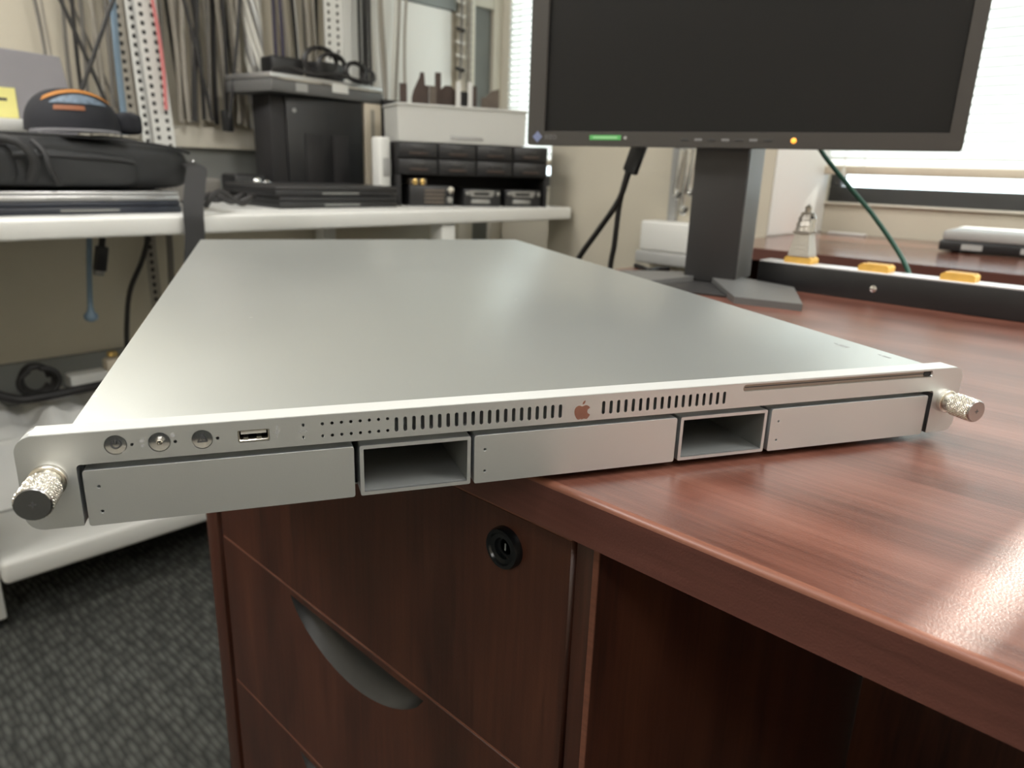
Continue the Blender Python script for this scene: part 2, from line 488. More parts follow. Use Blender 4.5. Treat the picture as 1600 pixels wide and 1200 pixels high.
FACE = Matrix(((1, 0, 0, 0), (0, 0, 1, 0), (0, 1, 0, 0), (0, 0, 0, 1)))     # plan (x, y, depth) -> (x, depth, y): a plate seen from -Y

def PLATE(name, loops, depth, m, parent=None, bev=0.0, mtx=FACE, auto=None):
    bm = plate_mesh(name, loops, depth, bev)
    bmesh.ops.transform(bm, matrix=mtx, verts=bm.verts[:])
    return obj(name, bm, m, parent, auto=auto)

def T(x, y, z): return Matrix.Translation((x, y, z))
def RX(a): return Matrix.Rotation(R(a), 4, 'X')
def RY(a): return Matrix.Rotation(R(a), 4, 'Y')
def RZ(a): return Matrix.Rotation(R(a), 4, 'Z')

def copy_tree(o, parent=None):
    c = o.copy(); COL.objects.link(c); c.parent = parent
    for ch in list(o.children): copy_tree(ch, c)
    return c

# ------------------------------------------------------------------ room
U0, U1, V0, V1 = -2.0, 2.4, -2.6, 1.95
struct(BOX('floor', U0 - .1, U1 + .1, V0 - .1, V1 + .15, FLOOR - .05, FLOOR, M['carpet']))
struct(BOX('ceiling', U0 - .1, U1 + .1, V0 - .1, V1 + .15, CEIL, CEIL + .05, M['ceiling']))
struct(BOX('wall_left', U0 - .1, U0, V0 - .1, V1 + .15, FLOOR, CEIL, M['wall']))
struct(BOX('wall_right', U1, U1 + .1, V0 - .1, V1 + .15, FLOOR, CEIL, M['wall']))
struct(BOX('wall_back', U0, U1, V0 - .1, V0, FLOOR, CEIL, M['wall']))
WZ0, WZ1 = 0.085, 1.45
WIN = [(-1.94, -1.41), (-0.66, 2.10)]
bm = bmesh.new()
box(bm, U0, U1, V1, V1 + .15, FLOOR, WZ0)
box(bm, U0, U1, V1, V1 + .15, WZ1, CEIL)
for a, b in ((U0, WIN[0][0]), (WIN[0][1], WIN[1][0]), (WIN[1][1], U1)):
    box(bm, a, b, V1, V1 + .15, WZ0, WZ1)
struct(obj('wall_window', bm, M['wall']))
struct(BOX('wall_pier', -1.412, -0.650, 1.60, V1, FLOOR, CEIL, M['wall'], bev=0.004))

struct(BOX('trim_5', -0.650, -0.645, 1.60, V1 - .002, 0.001, CEIL, M['lit_white'], bev=.002))     # white sheet added to brighten the pier's window-lit side
def window(idx, a, b):
    w = bpy.data.objects.new('window_%d' % idx, None); COL.objects.link(w); struct(w)
    w.location = (a, V1 + .05, WZ0)
    W_, H_ = b - a, WZ1 - WZ0
    BOX('bottom_rail', 0, W_, 0, .05, 0, .044, M['frame_dk'], w, bev=.003)
    BOX('top_rail', 0, W_, 0, .05, H_ - .04, H_, M['frame_dk'], w, bev=.003)
    BOX('side_rail', 0, .03, 0, .05, .044, H_ - .04, M['frame_dk'], w, bev=.003)
    BOX('side_rail', W_ - .03, W_, 0, .05, .044, H_ - .04, M['frame_dk'], w, bev=.003)
    BOX('pane', .03, W_ - .03, .022, .026, .044, H_ - .04, M['glass'], w)
    return w
window(1, *WIN[0]); window(2, *WIN[1])
struct(BOX('trim_1', WIN[1][0] + .002, 2.12, V1 - .012, V1, 0.079, 0.086, M['trim'], bev=.003))        # sill under the right window
struct(BOX('trim_2', -1.995, WIN[0][0] + .012, V1 - .03, V1, 0.05, 1.5, M['trim'], bev=.003))           # casing in the corner
struct(BOX('trim_3', WIN[0][0] + .012, -1.413, V1 - .012, V1, 0.079, 0.086, M['trim'], bev=.003))
struct(BOX('baseboard_left', U0, U0 + .015, V0, V1, FLOOR, -0.38, M['base'], bev=.003))

def blind(x0, x1, label, group='white venetian blinds'):
    b = thing('venetian_blind', label, 'blind', (x0, V1 - .028, 0.162), group=group)
    W_ = x1 - x0
    BOX('bottom_rail', 0, W_, -.013, .013, 0, .024, M['ivory_pl'], b, bev=.004)
    me = None
    z = .036
    while z < WZ1 - .162 - .05:
        if me is None:
            bm = bmesh.new()
            n = 5; rows = []
            for i in range(n + 1):
                t = i / n - .5
                yy = t * .0285; zz = .0022 * (1 - (2 * t) ** 2)
                v = Vector((0, yy, zz)); v.rotate(Matrix.Rotation(R(-62), 3, 'X'))
                rows.append([bm.verts.new((0, v.y, v.z)), bm.verts.new((W_, v.y, v.z))])
            for p, q in zip(rows, rows[1:]): bm.faces.new((p[0], p[1], q[1], q[0]))
            s = obj('slat', bm, M['slat'], b, smooth=True); me = s.data
        else:
            s = bpy.data.objects.new('slat', me); COL.objects.link(s); s.parent = b
        s.location.z = z
        z += .0215
    BOX('head_rail', 0, W_, -.018, .018, WZ1 - .162 - .05, WZ1 - .162 - .012, M['ivory_pl'], b, bev=.003)
    for k in (.12, .5, .88):
        TUBE('ladder_cord', [(W_ * k, -.0135, .01), (W_ * k, -.0135, WZ1 - .162 - .04)], .0012, M['cable_w'], b, n=5, smooth=False)
    return b
blind(WIN[0][0] + .014, WIN[0][1] - .004, 'white venetian blind in the narrow window left of the wall pier', 'white venetian blinds')
b2 = blind(WIN[1][0] - .004, 0.373, 'white venetian blind behind the monitor, right of the wall pier')
blind(0.389, WIN[1][1] - .005, 'white venetian blind far right of the long window, beyond the desk')
tp = LATHE('cord_tassel', [(.002, .03), (.005, .026), (.0075, .012), (.006, .002), (.003, 0)], M['cable_w'], b2, n=12, mtx=T(.075, -.022, -.012))
TUBE('pull_cord', [(.075, -.022, .018), (.075, -.02, .4), (.075, -.018, 1.1)], .0015, M['cable_w'], b2, n=6)

# unseen ceiling fittings, all but the first added (above the frame; the lamps at the top of the script sit under them)
for i, ((lx, ly), w_) in enumerate(LIGHTS):
    c = thing('ceiling_or_fill_light', ['flat white ceiling light panel over the floor in front of the desk', 'flat white ceiling panel added as fill light above the front edge of the desk', 'flat white ceiling panel added as fill light above the right end of the desk', 'flat white ceiling panel added as fill light above the end of the bench'][i], 'light', (lx, ly, CEIL), group='ceiling light panels')
    PLATE('frame', [rrect(-.62, .62, -.32, .32, .01), rrect(-.585, .585, -.285, .285, .004)], .05, M['white_pl'], c, mtx=T(0, 0, -.05))
    BOX('diffuser', -.585, .585, -.285, .285, -.040, -.034, M['diffuser'], c)

# door-like framed dark panel on the left wall next to the corner
d = bpy.data.objects.new('door_1', None); COL.objects.link(d); struct(d); d.location = (U0, 1.80, FLOOR)
BOX('jamb', 0, .03, -.095, -.020, 0, 2.05, M['trim'], d, bev=.004)
BOX('jamb', 0, .03, .078, .140, 0, 2.05, M['trim'], d, bev=.004)
BOX('lintel', 0, .03, -.020, .078, 1.462, 2.05, M['trim'], d, bev=.004)
BOX('panel', 0, .010, -.020, .078, 0, 1.462, M['base'], d)

# ------------------------------------------------------------------ desk
dk = thing('desk', 'cherry wood desk top the silver server and monitor stand on', 'desk', (0, 0, 0))
TH = .025
bm = bmesh.new(); box(bm, -.475, 1.45, .0035, .762, -TH, 0)
obj('desk_top', bm, M['wood_x'], dk)
# front edge band with a rounded lip
bm = bmesh.new()
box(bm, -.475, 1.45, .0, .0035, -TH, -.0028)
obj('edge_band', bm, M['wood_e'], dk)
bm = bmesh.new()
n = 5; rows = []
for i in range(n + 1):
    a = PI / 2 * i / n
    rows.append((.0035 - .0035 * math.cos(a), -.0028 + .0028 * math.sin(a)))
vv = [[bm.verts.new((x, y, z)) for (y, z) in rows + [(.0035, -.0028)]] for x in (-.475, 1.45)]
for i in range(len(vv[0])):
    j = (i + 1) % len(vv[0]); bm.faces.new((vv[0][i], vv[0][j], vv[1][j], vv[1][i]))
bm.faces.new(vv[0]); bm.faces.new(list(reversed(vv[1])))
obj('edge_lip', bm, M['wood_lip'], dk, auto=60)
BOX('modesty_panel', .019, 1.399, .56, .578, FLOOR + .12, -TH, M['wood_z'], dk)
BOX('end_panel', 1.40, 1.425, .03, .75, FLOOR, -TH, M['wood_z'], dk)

# pedestal with three drawers, under the left end of the desk
pd = thing('drawer_pedestal', 'cherry wood three drawer pedestal under the left end of the desk', 'cabinet', (0, 0, FLOOR))
Z = lambda z: z - FLOOR
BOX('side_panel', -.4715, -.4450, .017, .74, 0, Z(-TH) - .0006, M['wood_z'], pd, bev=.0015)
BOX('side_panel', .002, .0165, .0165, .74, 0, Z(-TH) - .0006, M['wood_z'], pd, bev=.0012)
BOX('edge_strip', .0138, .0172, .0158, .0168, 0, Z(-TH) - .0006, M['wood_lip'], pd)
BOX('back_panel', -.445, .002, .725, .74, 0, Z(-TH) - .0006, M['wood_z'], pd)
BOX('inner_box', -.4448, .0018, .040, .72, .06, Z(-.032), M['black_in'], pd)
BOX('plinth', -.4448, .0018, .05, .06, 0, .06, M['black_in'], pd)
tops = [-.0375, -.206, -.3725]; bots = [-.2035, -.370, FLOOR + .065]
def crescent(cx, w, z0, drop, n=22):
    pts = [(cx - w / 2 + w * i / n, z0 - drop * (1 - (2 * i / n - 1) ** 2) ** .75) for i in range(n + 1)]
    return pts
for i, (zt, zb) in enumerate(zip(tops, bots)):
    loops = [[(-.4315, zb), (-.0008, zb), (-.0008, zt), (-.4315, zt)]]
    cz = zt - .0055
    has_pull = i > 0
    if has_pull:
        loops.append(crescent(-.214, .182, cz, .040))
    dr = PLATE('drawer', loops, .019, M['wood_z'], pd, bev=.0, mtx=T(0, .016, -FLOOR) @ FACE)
    BOX('top_edge', -.4315, -.0008, .0162, .035, Z(zt), Z(zt) + .0016, M['wood_lip'], dr, bev=.0006)
    if has_pull:   # scooped finger pull set into the cut-out
        bm = bmesh.new()
        pr = crescent(-.214, .181, cz - .0004, .0395)
        top = [(x, cz - .0004) for x, z in pr]
        rows = []
        for s in range(7):
            t = s / 6
            dep = .0160 + .017 * math.sin(PI * (t * .85 + .0)) ** .8 * .75
            rows.append([bm.verts.new((x, dep if 0 < k < len(pr) - 1 else .0160, Z(z + (zz - z) * t))) for k, ((x, z), (_, zz)) in enumerate(zip(pr, top))])
        for a, b in zip(rows, rows[1:]):
            for k in range(len(a) - 1):
                try: bm.faces.new((a[k], a[k + 1], b[k + 1], b[k]))
                except ValueError: pass
        ring = [(x, 0.0154, Z(z)) for x, z in pr]
        pl = obj('finger_pull', bm, M['pull'], dr, smooth=True)
    if i == 0:
        lk = LATHE('lock', [(0, .0), (.0045, .0), (.0047, .0008), (.0060, .0010), (.0064, .0035), (.0090, .0040), (.0098, .0052), (.0118, .0050), (.0126, .0030), (.0126, 0)][::-1], M['black_gloss'], dr, n=32,
                   mtx=T(-.0475, .016, Z(-.0590)) @ RX(90))
    if i == 0:
        BOX('keyhole', -.0481, -.0469, .0148, .0155, Z(-.0612), Z(-.0568), M['chrome'], dr)

# ------------------------------------------------------------------ silver rack server
MM = .001
sv = thing('rack_server', 'flat silver aluminium rack server lying across the desk corner', 'server', (0.005, 0.017, 0), R(62.8))
z0 = .005
def fmm(p): return [(x * MM, z0 + z * MM) for x, z in p]
def FP(name, loops, y0, y1, m, parent=sv, bev=0.0, auto=None):
    return PLATE(name, [fmm(l) for l in loops], (y1 - y0) * MM, m, parent, bev * MM, mtx=T(0, y0 * MM, 0) @ FACE, auto=auto)
Hh = 39.4
outer = fillet([(-241.3, 0), (-221.3, 0), (-221.3, 26.2), (221.0, 26.2), (221.0, 0), (241.3, 0), (241.3, Hh), (-241.3, Hh)], [6.5, .4, 1.6, 1.6, .4, 6.5, 6.5, 6.5])
holes = []
BTN = [(-206.6, 33.3), (-190.8, 33.0), (-174.9, 32.7)]
LEDS = [(-200.8, 32.9), (-185.0, 32.75), (-169.0, 32.7), (-134.8, 35.5), (-134.9, 29.9)]
for x, z in BTN: holes.append(circ(x, z, 4.12, 32))
for x, z in LEDS: holes.append(circ(x, z, .72, 14))
for k in range(8):
    for z in (35.4, 29.85): holes.append(circ(-126.85 + 4 * k, z, .72, 14))
SL = [-94.95 + (78.9 / 20) * k for k in range(21)] + [6.85 + (69.3 / 17) * k for k in range(18)]
for x in SL: holes.append(rrect(x - .85, x + .85, 29.0, 35.75, .84, 4))
usb = rrect(-161.3, -148.6, 29.7, 35.2, .5, 3)
holes.append(usb)
slot = rrect(87.3, 217.7, 34.75, 38.55, 1.88, 6)
holes.append(slot)
bz = FP('bezel', [outer] + holes, 0, 11.9, M['alu_face'], bev=.28)
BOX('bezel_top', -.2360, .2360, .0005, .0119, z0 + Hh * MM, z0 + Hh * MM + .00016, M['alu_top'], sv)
FP('vent_shade_backing', [[(-213, 27), (82, 27), (82, 38.6), (-213, 38.6)]], 12.0, 12.6, M['black'])  # black plate standing in for the darkness inside the holes
# buttons
def ZY(x, z, y=0.0): return T(x * MM, y * MM, z0 + z * MM) @ RX(90)     # +Z of a lathe points to -Y (out of the face)
bp_ = [(0, -.9), (2.2, -.75), (3.6, -.25), (3.85, -.2), (3.95, -.5), (3.95, -3)]
bprof = [(r * MM, h * MM) for r, h in bp_[::-1]]
def disc(name, i): return LATHE(name, bprof, M['alu_btn'], sv, n=40, mtx=ZY(*BTN[i], 0))
pb = disc('power_button', 0)
kl = disc('key_lock', 1)
wb = disc('warning_button', 2)
def ring2d(cx, cz, r, w, a0, a1, n=20):
    o_ = [(cx + (r + w / 2) * math.cos(R(a0 + (a1 - a0) * k / n)), cz + (r + w / 2) * math.sin(R(a0 + (a1 - a0) * k / n))) for k in range(n + 1)]
    i_ = [(cx + (r - w / 2) * math.cos(R(a0 + (a1 - a0) * k / n)), cz + (r - w / 2) * math.sin(R(a0 + (a1 - a0) * k / n))) for k in range(n + 1)]
    return o_ + i_[::-1]
def bar2d(x0, y0, x1, y1, w):
    a = Vector((x1 - x0, y1 - y0)).normalized(); n = Vector((-a.y, a.x)) * w / 2
    return [(x0 + n.x, y0 + n.y), (x0 - n.x, y0 - n.y), (x1 - n.x, y1 - n.y), (x1 + n.x, y1 + n.y)]
x, z = BTN[0]
FP('power_symbol', [ring2d(x, z, 1.55, .45, 125, 415), bar2d(x, z + .1, x, z + 2.1, .45)], .08, .9, M['engrave'], pb)
x, z = BTN[1]
LATHE('key_socket', [(r * MM, h * MM) for r, h in [(1.25, -1.2), (1.25, .35), (1.0, .5), (.75, .5), (.7, -.3), (0, -.4)]], M['nickel'], kl, n=6, mtx=ZY(x, z, 0), auto=20)
LATHE('key_pin', [(r * MM, h * MM) for r, h in [(.35, -.4), (.35, .6), (0, .7)]], M['engrave'], kl, n=12, mtx=ZY(x, z, 0))
x, z = BTN[2]
FP('warning_symbol', [[(x - 1.9, z - 1.3), (x + 1.9, z - 1.3), (x + .1, z + 2.0)], [(x - 1.25, z - .92), (x + 1.25, z - .92), (x + .1, z + 1.25)]], .08, .8, M['engrave'], wb)
FP('warning_bar', [bar2d(x, z - .5, x + .02, z + .5, .4)], .08, .8, M['engrave'], wb)
# usb port
up = FP('usb_port', [rrect(-161.15, -148.75, 29.85, 35.05, .4, 3), rrect(-160.6, -149.3, 30.35, 34.55, .2, 2)], .7, 11, M['nickel'])
BOX('usb_tongue', -.1600, -.1499, .0015, .010, z0 + .0330, z0 + .0344, M['white_pl'], up)
for k in (-158.1, -152.9):
    BOX('usb_spring', (k - .9) * MM, (k + .9) * MM, .0012, .009, z0 + .0304, z0 + .0316, M['nickel'], up)
BOX('usb_back', -.1606, -.1493, .0095, .0105, z0 + .0303, z0 + .0346, M['black'], up)
x, z = -145.6, 33.0     # usb trident
us = FP('usb_symbol', [bar2d(x, z - 2.3, x, z + 2.4, .34), circ(x, z - 2.2, .55, 12)], -.03, .06, M['faint'])
FP('trident_arm', [bar2d(x, z - 1.2, x - 1.1, z + .2, .3), bar2d(x - 1.1, z + .1, x - 1.1, z + 1.0, .3)], -.03, .05, M['faint'], us)
FP('trident_arm', [bar2d(x, z - .6, x + 1.1, z + .8, .3), bar2d(x + 1.1, z + .7, x + 1.1, z + 1.4, .3)], -.03, .05, M['faint'], us)
FP('trident_tip', [[(x - .55, z + 2.2), (x + .55, z + 2.2), (x, z + 3.2)]], -.03, .06, M['faint'], us)
x, z = -134.9, 32.75    # network symbol
ns = FP('network_symbol', [bar2d(x - 1.1, z + .9, x - 1.95, z, .28), bar2d(x - 1.95, z + .02, x - 1.1, z - .9, .28), bar2d(x + 1.1, z + .9, x + 1.95, z, .28), bar2d(x + 1.95, z + .02, x + 1.1, z - .9, .28)], -.03, .06, M['faint'])
FP('network_dots', [circ(x - .6, z, .24, 10), circ(x, z, .24, 10), circ(x + .6, z, .24, 10)], -.03, .06, M['faint'], ns)
def lock_mark(x, z, opened):
    s = FP('padlock_symbol', [rrect(x - .75, x + .75, z - .9, z + .25, .15, 2)], -.03, .06, M['faint'])
    FP('shackle', [ring2d(x + (.55 if opened else 0), z + .3, .5, .26, 0, 180, 10)], -.03, .06, M['faint'], s)
lock_mark(-197.1, 34.4, True); lock_mark(-185.7, 35.7, False)
FP('dot_symbol', [circ(-197.0, 32.0, .62, 14), circ(-197.0, 32.0, .25, 10)], -.03, .06, M['faint'])
# emblem: bitten apple outline with a leaf
ax, az, ah = -4.55, 27.25, 7.15
body = [(0, .0), (.10, .03), (.19, .035), (.27, .0), (.36, .02), (.45, .13), (.53, .30), (.40, .40), (.345, .53), (.38, .68), (.50, .79), (.44, .90), (.31, .985), (.18, 1.0), (.06, .955), (0, .94),
        (-.08, .96), (-.20, 1.0), (-.35, .96), (-.47, .83), (-.52, .64), (-.50, .43), (-.42, .21), (-.31, .05), (-.20, .0), (-.10, .035)]
smooth_body = [(p.x, p.y) for p in spline([(x, y, 0) for x, y in body + [body[0]]], 4)][:-1]
em = FP('emblem', [[(ax + x * ah * 1.10, az + y * ah) for x, y in smooth_body]], -.12, .3, M['emblem'], bev=.1)
leaf = [(.0, 1.09), (.02, 1.20), (.09, 1.31), (.20, 1.36), (.20, 1.26), (.15, 1.15), (.07, 1.10)]
leaf_s = [(p.x, p.y) for p in spline([(x, y, 0) for x, y in leaf + [leaf[0]]], 4)][:-1]
FP('emblem_leaf', [[(ax + x * ah * .95, az - .15 + y * ah) for x, y in leaf_s]], -.12, .3, M['emblem'], em, bev=.06)
# disc slot
ds = FP('disc_slot', [rrect(87.4, 217.6, 34.8, 38.5, 1.8, 6)], 1.1, 1.9, M['alu_slot'])
BOX('slot_line', .0890, .2120, .00085, .00115, z0 + .0366, z0 + .0371, M['engrave'], ds)
FP('slot_release', [rrect(211.5, 217.0, 35.3, 38.0, 1.3, 5)], .75, 1.05, M['black'], ds)
# drives and open sleds
def drive(x0, x1):
    xs = x0 + 5.2
    dm = FP('drive_module', [rrect(x0, x1, -.6, 23.5, 1.1, 4), circ(xs, 16.3, .68, 14), circ(xs, 5.4, .68, 14)], 0, 9, M['alu_face'], bev=.3)
    FP('drive_back', [rrect(x0 + 1, x1 - 1, .5, 22.5, .5, 2)], 9.05, 60, M['black'], dm)
drive(-219.6, -113.9); drive(-58.6, 49.4); drive(107.8, 217.6)
def sled(x0, x1):
    t = 1.7
    bm = bmesh.new()
    ys = (.4, 105.0)
    o_ = fillet([(x0, -.6), (x1, -.6), (x1, 23.4), (x0, 23.4)], .9, 3)
    i_ = fillet([(x0 + t, -.6 + t), (x1 - t, -.6 + t), (x1 - t, 23.4 - t), (x0 + t, 23.4 - t)], .25, 3)
    L_ = {}
    for nm, lp in (('o', o_), ('i', i_)):
        for y in ys: L_[nm, y] = [bm.verts.new((x * MM, y * MM, z0 + z * MM)) for x, z in lp]
    nn = len(o_)
    for k in range(nn):
        j = (k + 1) % nn
        bm.faces.new((L_['o', ys[0]][k], L_['o', ys[0]][j], L_['i', ys[0]][j], L_['i', ys[0]][k]))
        bm.faces.new((L_['o', ys[0]][k], L_['o', ys[1]][k], L_['o', ys[1]][j], L_['o', ys[0]][j]))
        bm.faces.new((L_['i', ys[0]][k], L_['i', ys[0]][j], L_['i', ys[1]][j], L_['i', ys[1]][k]))
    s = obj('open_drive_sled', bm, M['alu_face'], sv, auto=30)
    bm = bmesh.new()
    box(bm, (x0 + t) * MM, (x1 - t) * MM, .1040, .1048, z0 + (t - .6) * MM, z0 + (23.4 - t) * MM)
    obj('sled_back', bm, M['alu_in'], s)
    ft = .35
    # thin dull sheet painting shade into the tunnel, darker than its rim
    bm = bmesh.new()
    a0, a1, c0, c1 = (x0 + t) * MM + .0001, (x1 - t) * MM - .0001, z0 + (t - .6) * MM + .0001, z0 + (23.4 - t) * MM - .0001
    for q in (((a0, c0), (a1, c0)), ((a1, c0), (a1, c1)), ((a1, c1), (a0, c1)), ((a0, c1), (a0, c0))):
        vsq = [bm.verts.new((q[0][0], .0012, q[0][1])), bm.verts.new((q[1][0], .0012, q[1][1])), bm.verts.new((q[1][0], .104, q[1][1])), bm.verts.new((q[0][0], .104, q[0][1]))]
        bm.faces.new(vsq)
    obj('sled_shade_liner', bm, M['alu_in'], s)
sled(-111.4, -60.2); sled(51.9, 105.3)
# chassis
B_ = .2235; YB = .7627
BOX('lid', -B_, B_, .0123, YB, z0 + .0380, z0 + .0394, M['alu'], sv, bev=.0005)
BOX('side_wall', -B_, -B_ + .0012, .0125, YB, z0 + .0008, z0 + .0380, M['alu'], sv)
BOX('side_wall', B_ - .0012, B_, .0125, YB, z0 + .0008, z0 + .0380, M['alu'], sv)
BOX('bottom_pan', -B_, B_, .0125, YB, z0 + .0000, z0 + .0008, M['alu_in'], sv)
BOX('rear_panel', -B_ + .0012, B_ - .0012, YB - .0012, YB, z0 + .0008, z0 + .0380, M['alu_in'], sv)
BOX('bay_dark_sheet', -B_ + .002, B_ - .002, .110, .112, z0 + .001, z0 + .0378, M['black'], sv)  # black sheet added to darken the inside of the chassis
for fx, fy in ((-.205, .05), (.203, .042), (-.205, .70), (.203, .70)):
    LATHE('rubber_foot', [(.0075, 0), (.0085, .001), (.0085, .005)], M['rubber'], sv, n=20, mtx=T(fx, fy, 0))
# marks engraved in the lid near its front right corner
FP2 = lambda name, loops, m, par: PLATE(name, loops, .00012, m, par, mtx=T(0, 0, z0 + .0394), auto=None)
mk = FP2('lid_marking', [[(.2060, .0560), (.2088, .0560), (.2088, .0640), (.2060, .0640)], [(.2066, .0655), (.2082, .0655), (.2074, .0690)]], M['faint'], sv)
FP2('lid_marking', [[(.2120, .0270), (.2137, .0270), (.2137, .0330), (.2120, .0330)], [(.2122, .0345), (.2135, .0345), (.2128, .0370)]], M['faint'], sv)
# knurled thumbscrews
def thumb(x, zc, out):
    w = ZY(x, zc, 0)
    t_ = LATHE('thumbscrew', [(r * MM, h * MM) for r, h in [(6.6, -.2), (6.8, .2), (6.8, 2.4), (6.4, 2.8), (5.4, 2.9), (5.2, 3.4), (5.2, out - 14.2), (5.8, out - 14)]], M['nickel'], sv, n=36, mtx=w)
    bm = bmesh.new()
    n, m_ = 176, 40; L0, L1 = out - 14.4, out - 1.0; rows = []
    for j in range(m_ + 1):
        h = L0 + (L1 - L0) * j / m_
        row = []
        for k in range(n):
            a = 2 * PI * k / n
            e = 1.0 if 0 < j < m_ else 0
            kn = max(abs(math.sin(a * 16 + h * 2.0)), abs(math.sin(a * 16 - h * 2.0)))
            r = 6.75 - .85 * (1 - kn) * e - (0.35 if not e else 0)
            row.append(bm.verts.new((r * math.cos(a) * MM, r * math.sin(a) * MM, h * MM)))
        rows.append(row)
    for a, b in zip(rows, rows[1:]):
        for k in range(n): bm.faces.new((a[k], a[(k + 1) % n], b[(k + 1) % n], b[k]))
    bm.faces.new(list(reversed(rows[0]))); bm.faces.new(rows[-1])
    bmesh.ops.transform(bm, matrix=w, verts=bm.verts[:])
    obj('knurled_grip', bm, M['nickel'], t_)
    cp = LATHE('screw_cap', [(r * MM, (out + h) * MM) for r, h in [(6.3, -1.2), (6.3, -.35), (5.9, 0), (0, 0)]], M['nickel_cap'], t_, n=40, mtx=w)
    FP('cross_recess', [bar2d(x - 1.25, zc, x + 1.25, zc, .55)], -out - .03, -out + .4, M['engrave'], t_)
    FP('cross_recess', [bar2d(x, zc - 1.25, x, zc + 1.25, .55)], -out - .04, -out + .4, M['engrave'], t_)
thumb(-231.3, 21.0, 22.5)
thumb(231.3, 19.4, 21.0)

# ------------------------------------------------------------------ monitor
mo = thing('monitor', 'black widescreen monitor on a square column stand, switched off', 'monitor', (-.2955, .648, 0), R(14.26))
mz = .183; MWd = .2800; MH = .372
fr = PLATE('housing', [rrect(-MWd, MWd, mz, mz + MH, .004), rrect(-MWd + .0265, MWd - .0155, mz + .0195, mz + MH - .018, .001)], .022, M['mon'], mo, bev=.0015, mtx=T(0, 0, 0) @ FACE)
BOX('screen', -MWd + .024, MWd - .013, .0045, .008, mz + .017, mz + MH - .016, M['screen'], mo)
BOX('rear_shell', -MWd + .02, MWd - .02, .022, .062, mz + .02, mz + MH - .02, M['mon'], mo, bev=.012, seg=3)
BOX('stand_column', -.031, .0400, .024, .122, .005, .40, M['mon_col'], mo, bev=.0012)
BOX('column_side', .0402, .0412, .0285, .1185, .007, .39, M['mon_base'], mo)
BOX('foot_plate', -.110, .105, -.07, .050, 0, .004, M['mon_col'], mo, bev=.001)
def wing(sgn):
    bm = bmesh.new()
    p = [(.020, .012, .0125), (.043, .112, .0125), (.150, .060, .0085), (.150, -.103, .0085)] if sgn > 0 else [(-.026, .030, .0125), (-.048, .112, .0125), (-.160, .060, .0085), (-.160, -.103, .0085)]
    if sgn > 0: p = [(.010, .022, .0110), (.040, .060, .0110), (.118, .030, .0085), (.150, -.108, .0085), (.072, -.108, .0085)]
    else: p = [(-.016, .022, .0110), (-.046, .060, .0110), (-.124, .030, .0085), (-.156, -.108, .0085), (-.078, -.108, .0085)]
    t_ = [bm.verts.new(q) for q in p]; b_ = [bm.verts.new((q[0], q[1], .0)) for q in p]
    bm.faces.new(t_); bm.faces.new(list(reversed(b_)))
    for k in range(len(p)):
        j = (k + 1) % len(p); bm.faces.new((t_[k], b_[k], b_[j], t_[j]))
    obj('base_wing', bm, M['mon_base'], mo)
wing(1); wing(-1)
X = lambda s: s - MWd
em2 = PLATE('emblem', [[(X(.0168) - .0078, mz + .0118), (X(.0168), mz + .0040), (X(.0168) + .0078, mz + .0118), (X(.0168), mz + .0196)]], .0006, M['blue_em'], mo, mtx=T(0, -.0007, 0) @ FACE)
def text(name, s, size, m, parent, loc, rot=(90, 0, 0)):
    cu = bpy.data.curves.new(name, 'FONT'); cu.body = s; cu.size = size; cu.extrude = .0001; cu.align_x = 'LEFT'
    o = bpy.data.objects.new('tmp', cu); COL.objects.link(o)
    me = bpy.data.meshes.new_from_object(o.evaluated_get(bpy.context.evaluated_depsgraph_get()))
    bpy.data.objects.remove(o)
    me.name = name
    me.transform(Matrix.Translation(loc) @ Matrix.Rotation(R(rot[2]), 4, 'Z') @ Matrix.Rotation(R(rot[0]), 4, 'X'))
    me.materials.clear()
    return link(name, me, m, parent)
text('lettering', 'EIZO', .0088, M['grey_print'], mo, (X(.0290), -.0004, mz + .0085))
gl = BOX('energy_label', X(.1010), X(.1480), -.0006, .001, mz + .0082, mz + .0146, M['green_lbl'], mo)
BOX('label_band', X(.106), X(.143), -.0009, 0, mz + .0100, mz + .0128, M['green_lt'], gl)
LATHE('light_sensor', [(.0022, 0), (.0022, .0006), (.0012, .0008), (0, .0006)], M['grey_pl'], mo, n=16, mtx=T(X(.1545), 0, mz + .0112) @ RX(90))
for k in range(7):
    BOX('touch_button', X(.2395) + k * .0178 - .005, X(.2395) + k * .0178 + .005, -.0004, .001, mz + .0078, mz + .0112, M['grey_print'] if k % 2 else M['mon_col'], mo, bev=.0002)
LATHE('power_light', [(.0033, 0), (.0033, .0006), (.0026, .0010), (0, .0011)], M['amber'], mo, n=20, mtx=T(X(.3775), 0, mz + .0096) @ RX(90))

